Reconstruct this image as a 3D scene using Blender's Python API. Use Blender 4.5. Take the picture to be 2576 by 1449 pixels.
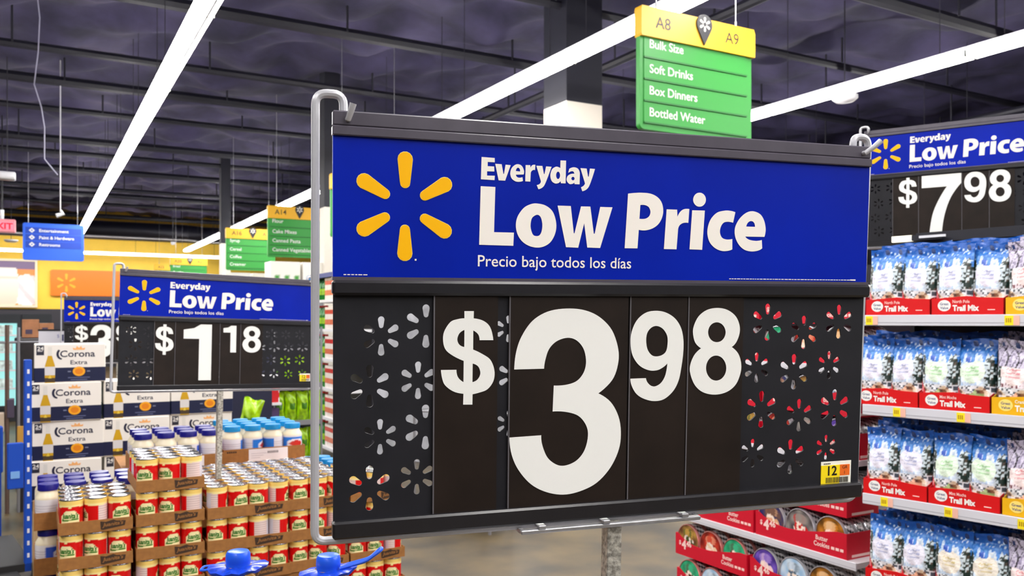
import bpy, math, random
from mathutils import Vector, Matrix
from mathutils.geometry import tessellate_polygon
random.seed(7)
D = bpy.data
COL = bpy.context.scene.collection
for o in list(D.objects): D.objects.remove(o)

# ------------------------------------------------------------------ camera, world, exposure
F_PX, U0, VH, CAMZ = 2150.0, 1288.0, 808.0, 1.55      # focal length in px (2576 wide), horizon row
TH = math.radians(29.33)                               # camera looks 29 deg to the right of the main aisle (+Y)
cam = D.cameras.new('camera'); cam_ob = D.objects.new('camera', cam); COL.objects.link(cam_ob)
cam.sensor_width = 36.0; cam.lens = 36.0 * F_PX / 2576.0
cam.shift_y = (VH - 724.5) / 2576.0
cam.clip_start = 0.05; cam.clip_end = 200
cam_ob.location = (0, 0, CAMZ); cam_ob.rotation_euler = (math.pi / 2, 0, -TH)
cam.dof.use_dof = True; cam.dof.focus_distance = 1.08; cam.dof.aperture_fstop = 13.0
SC = bpy.context.scene
SC.camera = cam_ob
SC.view_settings.view_transform = 'Standard'; SC.view_settings.look = 'None'
SC.view_settings.gamma = 1.0; SC.view_settings.use_curve_mapping = False
SC.view_settings.exposure = 0.0
SC.cycles.use_denoising = True
SC.cycles.max_bounces = 8
W = D.worlds.new('store_ambient'); SC.world = W; W.use_nodes = True
W.node_tree.nodes['Background'].inputs[0].default_value = (0.80, 0.86, 1.0, 1)
W.node_tree.nodes['Background'].inputs[1].default_value = 0.10
LAMP = 48.0                                            # strength of the fluorescent strips

RV = Vector((math.cos(TH), -math.sin(TH), 0)); FV = Vector((math.sin(TH), math.cos(TH), 0)); ZV = Vector((0, 0, 1))
def cw(r, down, d): return RV * r + FV * d + Vector((0, 0, CAMZ - down))
def at(u, v, d): return cw((u - U0) / F_PX * d, (v - VH) / F_PX * d, d)

# ------------------------------------------------------------------ materials
def lin(c):
    return tuple(((x / 255.0) / 12.92 if x <= 10 else ((x / 255.0 + 0.055) / 1.055) ** 2.4) for x in c[:3])
MATS = {}
def mat(name, rgb=(200, 200, 200), rough=0.5, metal=0.0, noise=0.0, nscale=30.0, bump=0.0, rgb2=None, emit=0.0, attr=False, spec=0.5, trans=0.0, coat=0.0, alpha=1.0):
    if name in MATS: return MATS[name]
    m = D.materials.new(name); m.use_nodes = True; nt = m.node_tree; b = nt.nodes['Principled BSDF']
    b.inputs['Roughness'].default_value = rough; b.inputs['Metallic'].default_value = metal
    b.inputs['Specular IOR Level'].default_value = spec
    if trans: b.inputs['Transmission Weight'].default_value = trans
    if coat: b.inputs['Coat Weight'].default_value = coat
    c = lin(rgb); b.inputs['Base Color'].default_value = c + (1,)
    if attr:
        a = nt.nodes.new('ShaderNodeAttribute'); a.attribute_name = 'Col'
        nt.links.new(a.outputs['Color'], b.inputs['Base Color'])
    tc = None
    if noise or bump or rgb2:
        tc = nt.nodes.new('ShaderNodeTexCoord'); n = nt.nodes.new('ShaderNodeTexNoise')
        n.inputs['Scale'].default_value = nscale; n.inputs['Detail'].default_value = 5
        nt.links.new(tc.outputs['Object'], n.inputs['Vector'])
        if (noise or rgb2) and not attr:
            r = nt.nodes.new('ShaderNodeValToRGB'); e = r.color_ramp.elements
            c2 = lin(rgb2) if rgb2 else tuple(x * (1 + noise) for x in c)
            c1 = c if rgb2 else tuple(x * (1 - noise) for x in c)
            e[0].position = 0.32; e[1].position = 0.68; e[0].color = c1 + (1,); e[1].color = c2 + (1,)
            nt.links.new(n.outputs['Fac'], r.inputs['Fac']); nt.links.new(r.outputs['Color'], b.inputs['Base Color'])
        if bump:
            bp = nt.nodes.new('ShaderNodeBump'); bp.inputs['Strength'].default_value = bump; bp.inputs['Distance'].default_value = 0.02
            nt.links.new(n.outputs['Fac'], bp.inputs['Height']); nt.links.new(bp.outputs['Normal'], b.inputs['Normal'])
    if emit:
        b.inputs['Emission Color'].default_value = c + (1,); b.inputs['Emission Strength'].default_value = emit
    MATS[name] = m
    return m
PRINT = mat('printed_paper', rough=0.42, attr=True)
FOIL = mat('printed_foil', rough=0.28, attr=True, bump=0.35, nscale=40, spec=0.6)
GLOSS = mat('printed_gloss', rough=0.25, attr=True)
KRAFT = mat('kraft_cardboard', (158, 106, 52), 0.75, noise=0.12, nscale=60)
STEEL = mat('galvanised_steel', (176, 176, 180), 0.38, 0.75, noise=0.12, nscale=90)
GREYPAINT = mat('grey_enamel', (192, 192, 198), 0.35, 0.25)
TIN = mat('tin_lid_metal', (205, 205, 208), 0.22, 1.0)
BLACKP = mat('black_plastic', (32, 31, 35), 0.28, noise=0.1, nscale=60)
TRIMP = mat('dark_grey_trim', (80, 75, 86), 0.28, noise=0.08, nscale=40)
PANELP = mat('charcoal_panel', (33, 33, 38), 0.5, noise=0.12, nscale=25, spec=0.2)
CARDP = mat('black_brown_card', (34, 26, 22), 0.48, noise=0.2, nscale=18, spec=0.2)
WHITEP = mat('white_print', (242, 242, 238), 0.5)
WARMW = mat('warm_white_print', (246, 240, 232), 0.5)
BLUEP = mat('royal_blue_print', (0, 30, 160), 0.38, noise=0.12, nscale=5, spec=0.12)
SPARKY = mat('spark_yellow', (255, 188, 0), 0.45, spec=0.2)
SPARKE = mat('spark_edge', (250, 225, 130), 0.5)
WHITEM = mat('white_enamel', (225, 225, 230), 0.35)
DARKM = mat('dark_fixture_metal', (22, 22, 34), 0.5, noise=0.15, nscale=8)

# ------------------------------------------------------------------ mesh builder
TCACHE = {}
def text2d(s, bold=0.0, shear=0.0):
    k = (s, bold, shear)
    if k in TCACHE: return TCACHE[k]
    cu = D.curves.new('lettering_curve', 'FONT'); cu.body = s; cu.size = 1.0; cu.offset = bold; cu.shear = shear
    cu.resolution_u = 3; cu.fill_mode = 'BOTH'
    ob = D.objects.new('lettering_tmp', cu); COL.objects.link(ob)
    dg = bpy.context.evaluated_depsgraph_get(); me = ob.evaluated_get(dg).to_mesh()
    vs = [(v.co.x, v.co.y) for v in me.vertices]; fs = [tuple(p.vertices) for p in me.polygons]
    ob.evaluated_get(dg).to_mesh_clear(); D.objects.remove(ob); D.curves.remove(cu)
    x0 = min(v[0] for v in vs); x1 = max(v[0] for v in vs); y0 = min(v[1] for v in vs); y1 = max(v[1] for v in vs)
    TCACHE[k] = (vs, fs, x0, x1, y0, y1); return TCACHE[k]
def fill2d(conts):
    pl = [[Vector((x, y, 0)) for x, y in c] for c in conts]
    tr = tessellate_polygon(pl); flat = [p for c in conts for p in c]
    out = []
    for a, b, c in tr:
        ax, ay = flat[a]; bx, by = flat[b]; cx, cy = flat[c]
        ar = (bx - ax) * (cy - ay) - (cx - ax) * (by - ay)
        if abs(ar) < 1e-12: continue
        out.append((a, b, c) if ar > 0 else (a, c, b))
    return flat, out
class MB:
    def __init__(s): s.V = []; s.F = []; s.MI = []; s.C = []; s.mats = []; s.T = Matrix.Identity(4)
    def add(s, vs, fs, m, col=(255, 255, 255), cols=None):
        if m not in s.mats: s.mats.append(m)
        k = s.mats.index(m); n = len(s.V)
        s.V += [s.T @ Vector(v) for v in vs]
        if cols: s.C += [lin(c) for c in cols]
        else: c = lin(col); s.C += [c] * len(vs)
        s.F += [tuple(i + n for i in f) for f in fs]; s.MI += [k] * len(fs)
    def box(s, x0, x1, y0, y1, z0, z1, m, col=(255, 255, 255), bev=0.0):
        if bev:
            c = [(x0 + bev, x1 - bev), (y0 + bev, y1 - bev), (z0 + bev, z1 - bev)]
            vs = []; fs = []
            for ax in range(3):                        # six inset faces joined by chamfers (convex hull order)
                for sgn in (0, 1):
                    o = [None] * 3; a1, a2 = [k for k in range(3) if k != ax]
                    q = []
                    for i, j in ((0, 0), (1, 0), (1, 1), (0, 1)):
                        p = [0, 0, 0]; p[ax] = ((x0, x1), (y0, y1), (z0, z1))[ax][sgn]; p[a1] = c[a1][i]; p[a2] = c[a2][j]; q.append(tuple(p))
                    vs.append(q)
            allv = [p for q in vs for p in q]; fs = []
            def vid(ax, sgn, i, j): return (ax * 2 + sgn) * 4 + {(0, 0): 0, (1, 0): 1, (1, 1): 2, (0, 1): 3}[(i, j)]
            for ax in range(3):
                for sgn in (0, 1):
                    b = (ax * 2 + sgn) * 4; f = (b, b + 1, b + 2, b + 3)
                    flip = (sgn == 0) != (ax == 1)
                    fs.append(f[::-1] if flip else f)
            def corner(ax, sx, sy, sz):
                sg = (sx, sy, sz); a1, a2 = [k for k in range(3) if k != ax]
                return vid(ax, sg[ax], sg[a1], sg[a2])
            for sx in (0, 1):
                for sy in (0, 1): fs.append((corner(0, sx, sy, 0), corner(0, sx, sy, 1), corner(1, sx, sy, 1), corner(1, sx, sy, 0)))
                for sz in (0, 1): fs.append((corner(0, sx, 0, sz), corner(0, sx, 1, sz), corner(2, sx, 1, sz), corner(2, sx, 0, sz)))
            for sy in (0, 1):
                for sz in (0, 1): fs.append((corner(1, 0, sy, sz), corner(1, 1, sy, sz), corner(2, 1, sy, sz), corner(2, 0, sy, sz)))
            for sx in (0, 1):
                for sy in (0, 1):
                    for sz in (0, 1): fs.append((corner(0, sx, sy, sz), corner(1, sx, sy, sz), corner(2, sx, sy, sz)))
            cen = Vector(((x0 + x1) / 2, (y0 + y1) / 2, (z0 + z1) / 2)); ff = []
            for f in fs:
                p = [Vector(allv[i]) for i in f]; n = (p[1] - p[0]).cross(p[2] - p[0])
                ff.append(f if n.dot(sum(p, Vector()) / len(p) - cen) > 0 else f[::-1])
            s.add(allv, ff, m, col); return
        vs = [(x0, y0, z0), (x1, y0, z0), (x1, y1, z0), (x0, y1, z0), (x0, y0, z1), (x1, y0, z1), (x1, y1, z1), (x0, y1, z1)]
        s.add(vs, [(3, 2, 1, 0), (4, 5, 6, 7), (0, 1, 5, 4), (1, 2, 6, 5), (2, 3, 7, 6), (3, 0, 4, 7)], m, col)
    def grid(s, pos, ns, nt, m, colf=None, col=(255, 255, 255)):
        vs = []; cs = []
        for j in range(nt + 1):
            for i in range(ns + 1):
                a, b = i / ns, j / nt; vs.append(pos(a, b)); cs.append(colf(a, b) if colf else col)
        fs = [(j * (ns + 1) + i, j * (ns + 1) + i + 1, (j + 1) * (ns + 1) + i + 1, (j + 1) * (ns + 1) + i) for j in range(nt) for i in range(ns)]
        s.add(vs, fs, m, cols=cs)
    def lathe(s, prof, n, m, col=(255, 255, 255), cap0=False, cap1=False):
        vs = [(r * math.cos(2 * math.pi * i / n), r * math.sin(2 * math.pi * i / n), z) for r, z in prof for i in range(n)]
        fs = [(j * n + i, j * n + (i + 1) % n, (j + 1) * n + (i + 1) % n, (j + 1) * n + i) for j in range(len(prof) - 1) for i in range(n)]
        if cap0: fs.append(tuple(range(n))[::-1])
        if cap1: fs.append(tuple((len(prof) - 1) * n + i for i in range(n)))
        s.add(vs, fs, m, col)
    def tube(s, path, r, n, m, col=(255, 255, 255), closed=False):
        P = [Vector(p) for p in path]; L = len(P); vs = []; prev = None
        for i, p in enumerate(P):
            a = P[(i - 1) % L] if (closed or i > 0) else p; b = P[(i + 1) % L] if (closed or i < L - 1) else p
            t = (b - a).normalized()
            if prev is None:
                up = Vector((0, 0, 1)) if abs(t.z) < 0.9 else Vector((1, 0, 0)); x = t.cross(up).normalized()
            else: x = (prev - t * prev.dot(t)).normalized()
            prev = x; y = t.cross(x)
            rr = r[i] if isinstance(r, (list, tuple)) else r
            vs += [p + (x * math.cos(2 * math.pi * k / n) + y * math.sin(2 * math.pi * k / n)) * rr for k in range(n)]
        fs = [(i * n + k, i * n + (k + 1) % n, (i + 1) % L * n + (k + 1) % n, (i + 1) % L * n + k) for i in range(L if closed else L - 1) for k in range(n)]
        if not closed: fs += [tuple(range(n))[::-1], tuple((L - 1) * n + k for k in range(n))]
        s.add(vs, fs, m, col)
    def flat(s, conts, mp, m, col=(255, 255, 255)):
        fl, tr = fill2d(conts); s.add([mp(x, y) for x, y in fl], tr, m, col)
    def slab(s, conts, y0, y1, m, col=(255, 255, 255)):
        """2-D outline with holes in the XZ plane, given real thickness from y0 (front) to y1 (back)"""
        fl, tr = fill2d(conts); n = len(fl)
        s.add([(x, y0, z) for x, z in fl], tr, m, col); s.add([(x, y1, z) for x, z in fl], [t[::-1] for t in tr], m, col)
        for c in conts:
            k = len(c); vs = [(x, y0, z) for x, z in c] + [(x, y1, z) for x, z in c]
            ar = sum(c[i][0] * c[(i + 1) % k][1] - c[(i + 1) % k][0] * c[i][1] for i in range(k))
            outer = c is conts[0]
            f = [(i, i + k, (i + 1) % k + k, (i + 1) % k) for i in range(k)]
            if (ar < 0) == outer: f = [q[::-1] for q in f]
            f = [q[::-1] for q in f]
            s.add(vs, f, m, col)
    def text(s, st, x, z, m, col=(255, 255, 255), h=None, w=None, bold=0.0, shear=0.0, mp=None, align='L', fullh=False):
        """h = cap height; w = fitted width (x scaled alone when both are given)"""
        vs, fs, x0, x1, y0, y1 = text2d(st, bold, shear)
        cap = 0.729
        sz = h / cap if h else w / (x1 - x0); sx = w / (x1 - x0) if w else sz
        wd = (x1 - x0) * sx; ox = {'L': 0, 'C': -wd / 2, 'R': -wd}[align]
        mp = mp or (lambda a, b: (a, 0, b))
        s.add([mp(x + ox + (a - x0) * sx, z + b * sz) for a, b in vs], fs, m, col)
    def build(s, name, parent=None, loc=None, smooth=False, ang=35):
        me = D.meshes.new(name); me.from_pydata([tuple(v) for v in s.V], [], s.F); me.update()
        for m in s.mats: me.materials.append(m)
        me.polygons.foreach_set('material_index', s.MI)
        if any(m in (PRINT, FOIL, GLOSS) for m in s.mats):
            a = me.color_attributes.new('Col', 'FLOAT_COLOR', 'POINT'); buf = []
            for c in s.C: buf += [c[0], c[1], c[2], 1.0]
            a.data.foreach_set('color', buf)
        if smooth:
            me.polygons.foreach_set('use_smooth', [True] * len(me.polygons)); me.set_sharp_from_angle(angle=math.radians(ang))
        me.update()
        o = D.objects.new(name, me); COL.objects.link(o)
        if parent: o.parent = parent
        if loc is not None: o.location = loc
        return o
def tag(o, label, cat, group=None):
    o['label'] = label; o['category'] = cat
    if group: o['group'] = group
    return o
def thing(name, label, cat, loc=(0, 0, 0), rotz=0.0, group=None):
    o = D.objects.new(name, None); COL.objects.link(o); o.location = loc; o.rotation_euler = (0, 0, rotz); o.empty_display_size = 0.05
    return tag(o, label, cat, group)
def structure(o): o['kind'] = 'structure'; return o
USED = set()
def copy_tree(o, parent=None):
    c = o.copy(); COL.objects.link(c)
    if parent: c.parent = parent
    for ch in [k for k in D.objects if k.parent == o and k != c]: copy_tree(ch, c)
    return c
KIDS = {}
def place(proto, loc, rotz=0.0, label=None, group=None, tilt=None):
    """the first placing moves the prototype itself, later ones copy the thing and each of its parts"""
    if proto not in KIDS: KIDS[proto] = [(c, [g for g in c.children]) for c in proto.children]
    if proto in USED:
        r = proto.copy(); COL.objects.link(r)
        for c, gs in KIDS[proto]:
            k = c.copy(); COL.objects.link(k); k.parent = r
            for g in gs: q = g.copy(); COL.objects.link(q); q.parent = k
    else: r = proto; USED.add(proto)
    r.location = loc; r.rotation_euler = (tilt[0] if tilt else 0, tilt[1] if tilt else 0, rotz)
    if label: r['label'] = label
    if group: r['group'] = group
    return r
def hsh(*a):
    x = math.sin(sum(v * k for v, k in zip(a, (12.9898, 78.233, 37.719, 9.131)))) * 43758.5453; return x - math.floor(x)
def mix(a, b, t): t = max(0, min(1, t)); return tuple(x + (y - x) * t for x, y in zip(a, b))
ORD = ['first', 'second', 'third', 'fourth', 'fifth', 'sixth', 'seventh', 'eighth', 'ninth', 'tenth', 'eleventh', 'twelfth']
def catmull(c, n=5):
    out = []; L = len(c)
    for i in range(L):
        p1 = c[i]; p2 = c[(i + 1) % L]; p0 = c[i - 1]; p3 = c[(i + 2) % L]
        out.append((p1[0], p1[1]))
        if p1[2] and p2[2]: continue
        t1 = [(p2[k] - p0[k]) / 2 for k in (0, 1)] if not p1[2] else [(p2[k] - p1[k]) * 0.6 for k in (0, 1)]
        t2 = [(p3[k] - p1[k]) / 2 for k in (0, 1)] if not p2[2] else [(p2[k] - p1[k]) * 0.6 for k in (0, 1)]
        if p1[2]: t1 = [2 * (p2[k] - p1[k]) - t2[k] for k in (0, 1)]; t1 = [v * 0.7 for v in t1]
        if p2[2]: t2 = [2 * (p2[k] - p1[k]) - t1[k] for k in (0, 1)]; t2 = [v * 0.7 for v in t2]
        for j in range(1, n):
            t = j / n; h1 = 2 * t**3 - 3 * t**2 + 1; h2 = t**3 - 2 * t**2 + t; h3 = -2 * t**3 + 3 * t**2; h4 = t**3 - t**2
            out.append(tuple(h1 * p1[k] + h2 * t1[k] + h3 * p2[k] + h4 * t2[k] for k in (0, 1)))
    return out
# outlines of the sign lettering in millimetres on a 720 mm board (x right, y down; c = corner)
GLY = {
'E1':'170.9,42.5c 186.9,42.9c 187,47.9c 178.4,47.9c 178.4,52.8c 186.3,52.8c 186.6,58.6c 177.7,58.8c 177.7,63.8c 187.2,63.5c 186.9,68.7c 170.3,68.4c',
'v1':'187.5,49.6c 195.5,49.7c 197.7,60.9c 198.4,60.8c 200.3,50c 206.6,50.3c 200,68.7c 191.9,68.7c',
'e1':'222.8,60.4c 223.1,55.4 219.9,50 214,48.8 208.2,53.1 206.2,59.7 207.9,65.6 212.7,68.9 218,69.2 222.1,68c 221.4,63.6c 217.4,64.5 214.4,63.5 213.1,61.1c|213,56.8c 214.1,53.8 216,52.8 217.8,54.1 218.4,57.1c',
'r1':'225.2,49.2c 231,49c 231.3,52c 233.2,49.2 235.9,48.2 237.5,48.6c 237,54.7c 234.9,54.5 232.4,56.4 231.7,59.5c 231.3,68.4c 224.9,68.4c',
'y1':'238.6,49.3c 246.3,49.2c 248.4,58.7c 249.1,58.7c 251,49.5c 258,49.6c 250.7,68.7 247,74.5 241.6,77c 239.4,72.2c 243.2,70.6 244.7,67.5c',
'd1':'269.3,41.5c 276.5,41.3c 276.3,68.6c 270.3,68.7c 269.7,66.1c 267,68.6 262.7,69.2 258.3,66.4 256.5,59.9 258.6,52.7 263.5,49.3 267.3,49.7 269.2,50.8c|269,59.3 268.7,61.4 267.8,63.1 266.5,63.8 265.2,63.2 264.3,61.6 263.9,59.5 264.2,57.4 265.1,55.7 266.4,55 267.7,55.6 268.6,57.2',
'a1':'280.8,50.9c 286.5,48.8 292.1,50.3 294.6,55.6c 294.4,68.9c 287.9,69c 287.5,67.1c 285.2,68.7 281.1,69 277.6,65 278.6,59.9 282.8,57.1 287.5,56.5c 286,53.9 283.3,53.8 279.4,55.8c|287.8,62.3 287.5,63.5 286.8,64.2 285.8,64.6 284.8,64.3 284,63.6 283.6,62.5 283.9,61.4 284.7,60.6 285.7,60.3 286.7,60.5 287.5,61.2',
'y2':'295.2,49.4c 303.4,49.5c 305.4,59.2c 306.3,59.1c 307.7,49.3c 314.4,49.5c 308,68.3 303.8,74.5 298.1,77.1c 296.3,72.4c 299.6,70.5 301.5,67.6c',
'L1':'170.1,76.4c 188,76.6c 186.9,129.5c 211.5,129.4c 210.9,145c 168.8,144.7c',
'o1':'239.7,94 251.1,96.1 260.4,103.4 264.9,117 263.6,129.3 257.2,140.2 246.4,145.9 234.5,145.8 223.7,141 216.6,132.5 213.8,121.5 215.8,110.4 223.2,100.1 231.7,95.3|240.4,107.4 244.8,110 247,117.6 246.6,125.7 244,131.4 239.7,132.8 235.4,131.1 232.6,124 232.5,117 234.5,110.8',
'w1':'266.3,95.6c 283.4,95.5c 287.8,128.2c 288.7,128.2c 296.7,95.5c 309,95.3c 314.1,128.1c 315.2,128c 322,95.2c 338.4,95.1c 322.8,145.3c 305.7,145.1c 301.2,115.8c 293.8,145.6c 277.9,145.2c',
'P2':'359.1,77.6c 366.7,76.5 377.3,75.7 389.9,76.4 399.8,80.5 405.8,87.5 407.9,97.1 406.2,106.1 401.4,113.9 393.5,119.4 383.7,122.1 374.6,121.7c 373.2,144.7c 355.7,144.9c|376.1,91c 382.1,90.8 387.5,93 390.1,98.5 388.6,104.2 383.4,107.6 375.2,108c',
'r2':'412.6,95c 427.4,94.9c 427.9,103.8c 432,97.2 437.5,93.9 444.6,93.6c 443.6,111.1c 436.9,111.3 431.5,114.3 429.3,119.3c 427.6,144.8c 409.8,144.8c',
'i2':'448.7,95c 466.9,94.8c 464.2,144.7c 446,144.4c',
'j2':'468.1,80.9 467.5,84.3 465.6,87.2 462.7,89.3 459.1,90.1 455.6,89.6 452.6,87.7 450.5,84.9 449.7,81.6 450.4,78.2 452.3,75.3 455.2,73.2 458.7,72.4 462.2,72.9 465.3,74.8 467.3,77.6',
'c2':'511.5,95.4c 508.5,109c 501.5,108 494.9,109.2 490.8,114.3 489.5,121.8 492.6,128.4 499.3,130.7 507.9,129.9c 508.2,143.2c 501.6,145.3 492.1,145.5 482.5,141.9 474.7,134.6 471.2,123.9 472.3,113.2 476.8,103.9 485.1,96.6 496.4,93.8 505,93.9',
'e2':'555.8,126c 557.5,116.7 555.2,105.8 549.6,97.5 540.7,93.6 531.9,93.9 523.4,98.3 515.9,106.1 511.3,116.2 512.1,127.1 517.7,137 526.5,143.5 537.3,145.4 547,144 553,140.9c 552,130.2c 543.7,131.5 534.9,130.7 530,128.9 527,126.3c|528.1,113.3c 529.9,109 533.3,106.4 537.2,106.3 540.1,108.7 541.3,113.3c',
'$':'152.6,222.1c 164.3,222.1c 164.2,230.8c 176.5,233.9 185,241.8 189,257.3c 171.6,257.1c 170,250.2 163.8,245.3c 163.8,268.3c 175,273.6 185.5,281 190.7,294 189.6,306.8 182.1,316.7 171.7,320.5 163.6,322.1c 163.4,334.7c 151.9,334.3c 152.2,321.2c 139.9,318.1 129.7,310.5 126,302.3 124.4,292c 143.4,292.1c 145.3,301 152.1,307.2c 152.2,281.7c 139.5,275.6 130.3,268.3 126.9,258.4 127.9,246.7 135.5,235.1 144.7,231.6 152.7,230.7c|152.8,244.6c 146.7,248.7 144.2,255.9 146.8,262.2 152.8,265c|163.4,285.2c 170.4,288.9 173,297.2 169.6,304.4 163.3,307.5c',
'3':'215.7,293.1c 217.9,272.5 224.5,254.1 237.9,235.8 257.4,224.7 281.2,221 305.5,223 326.1,231.6 342.9,247.8 351.7,270.9 351.6,290.1 344.1,309.1 325.7,324.9c 342.5,336 353.3,353.7 357.2,373.2 355.1,394.5 344,417.1 325.5,435.3 303,444.5 280.7,447.2 258.5,442.5 238.6,431.7 222.6,413.8 213.6,394.7 210.5,374c 251.2,373.1c 252.8,385.4 259.9,400.9 272.1,410.1 284.2,411.4 298.3,405.9 308.3,394 312.6,377 309.9,363.5 299.5,351.6 283.2,346.2 265.5,345c 266.6,313.6c 282.7,313.1 296.7,308.8 305.7,298.6 308.6,285.4 305.2,270.2 295.9,259.7 283.8,256.3 269.8,260.2 260,269.4 255.3,282.4 253.8,293c',
'9':'369.8,305.5c 390.4,305.4c 392.4,310.5 397.4,315.1 403.6,315.8 410.9,311.5 416.3,302.2 418.7,287.7c 412.9,292.6 404.4,296.1 393.3,295.5 380.9,289.1 372.2,276.8 369.3,262.4 370.4,248.1 376.8,233.9 388.1,224.6 401.5,222 415.1,224.1 427.7,231.4 436.1,243.1 439.8,257.8 440,274.6 437.9,292.6 434.5,309.4 427.3,322.7 415.1,332.4 401.5,334.4 387.9,330.9 378,324.5 371.7,314.4|403.8,240.9 411.9,244.6 417.6,253 418.5,263.1 416.2,273.1 408.9,278 399,277.8 392.2,270.5 389.8,259.4 391.1,249.4 396.5,242.8',
'8':'467.8,271.7c 460,264.8 456.6,254.6 456.7,244.4 463,231 474.2,222.5 488.3,219.7 502.6,222 514.5,230 520.5,241.5 521,253 516.7,264.4 510.4,270.6c 519.8,279.4 524.3,292.1 523.8,304.8 517.6,319.6 505.4,329.1 488.6,332.3 471.7,328.6 460,318.6 453.5,303.1 453.6,291.8 459.1,279.5|501.3,251.3 499.7,257.8 495.5,262.4 489.4,264 483.3,262.3 478.8,257.5 477,251.1 478.5,244.6 482.7,240 488.8,238.3 494.9,240.1 499.4,244.8|503.4,298 501.7,306.1 496.6,312 489.7,314 482.6,311.7 477.3,305.5 475.2,297.4 476.9,289.3 481.9,283.4 488.8,281.4 495.9,283.7 501.2,289.8',
}
def glyph(k):
    out = []
    for ct in GLY[k].split('|'):
        c = []
        for p in ct.split():
            cc = p.endswith('c'); x, y = p.rstrip('c').split(','); c.append((float(x) / 1000, -float(y) / 1000, cc))
        out.append(catmull(c))
    return out
# ------------------------------------------------------------------ the setting
CEIL = 5.2
def concrete():
    m = mat('polished_concrete', (46, 38, 24), 0.34, rgb2=(96, 80, 50), nscale=2.6, noise=0.1)
    return m
m = MB(); m.box(-14, 22, -10, 34, -0.1, 0, concrete()); structure(m.build('floor'))
ceil_m = mat('sprayed_dark_ceiling', (22, 19, 46), 0.85, rgb2=(56, 50, 84), nscale=1.7, bump=1.0)
m = MB()
def cz(a, b):
    x, y = -14 + 36 * a, -10 + 44 * b
    return (x, y, CEIL + 0.12 * math.sin(x * 2.3 + math.sin(y * 1.7) * 1.4) * math.sin(y * 2.9 + math.sin(x * 1.1)) + 0.07 * math.sin(x * 6.1 + y * 3.3 + math.sin(y * 5)) * math.cos(x * 1.9 - y))
m.grid(lambda a, b: cz(1 - a, b), 300, 300, ceil_m); m.box(-14, 22, -10, 34, CEIL + 0.2, CEIL + 0.3, ceil_m)
structure(m.build('ceiling', smooth=True, ang=80))
YEL = mat('yellow_wall_paint', (250, 205, 70), 0.6, noise=0.04, nscale=3)
DRK = mat('dark_wall_paint', (52, 50, 58), 0.6)
m = MB(); m.box(-14, 22, 32, 32.2, 1.95, CEIL + 0.2, YEL); m.box(-14, 22, 32, 32.2, 0, 1.95, DRK); structure(m.build('wall_back'))
m = MB(); m.box(22, 22.2, -10, 34, 0, CEIL + 0.2, DRK); structure(m.build('wall_right'))
# columns: white below, dark paint above the lamp line
COLW = mat('column_white_paint', (232, 224, 212), 0.55); COLD = mat('column_dark_paint', (12, 12, 30), 0.6)
def column(u, v_paint, d, w, v_off=None, name='column'):
    p = at(u, VH, d); zp = at(u, v_paint, d).z; m = MB()
    m.box(p.x, p.x + w, p.y, p.y + w, 0, zp, COLW, bev=0.004); m.box(p.x, p.x + w, p.y, p.y + w, zp, CEIL + 0.1, COLD, bev=0.004)
    structure(m.build(name)); return p
column(1425, 252, 9.0, 0.46)
column(816, 520, 12.4, 0.24)
column(556, 612, 18.5, 0.20)
# joists, conduits and ducts up in the dark
JM = mat('dark_joist_paint', (16, 15, 30), 0.6)
for i, y in enumerate([5.6, 7.6, 9.6, 11.5, 13.5, 15.3, 17.2, 19.2, 21.2, 23.2, 25.2, 27.2, 29.2]):
    m = MB(); zz = 4.92 if i % 3 else 4.8
    m.tube([(-12, y, zz), (22, y + 0.2, zz)], 0.05 if i % 2 else 0.07, 8, JM)
    for k in range(14):
        x = -9 + k * 2.2 + (i % 3) * 0.6; m.tube([(x, y, zz), (x, y, CEIL + 0.05)], 0.014, 5, JM)
    structure(m.build('trim_%d' % (i + 1), smooth=True))
for i, (x, z, r) in enumerate([(6.0, 4.6, 0.05), (9.6, 4.7, 0.07), (12.4, 4.6, 0.05)]):
    m = MB(); m.tube([(x, -2, z), (x, 31.9, z)], r, 8, JM)
    for k in range(13): m.tube([(x, 1 + k * 2.4, z), (x, 1 + k * 2.4, CEIL + 0.05)], 0.012, 5, JM)
    structure(m.build('trim_%d' % (i + 20), smooth=True))
m = MB(); m.tube([(-10, 29.66, 4.44), (4.4, 29.66, 4.44), (5.0, 29.66, 4.40), (5.8, 29.66, 4.40)], 0.26, 20, mat('duct_dark', (28, 28, 42), 0.45, 0.3))
tag(m.build('ventilation_duct', smooth=True), 'dark round ventilation duct running under the ceiling before the yellow wall', 'duct')
m = MB(); m.box(-13, 20, 30.9, 31.3, 4.25, 4.75, JM); structure(m.build('beam'))

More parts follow.
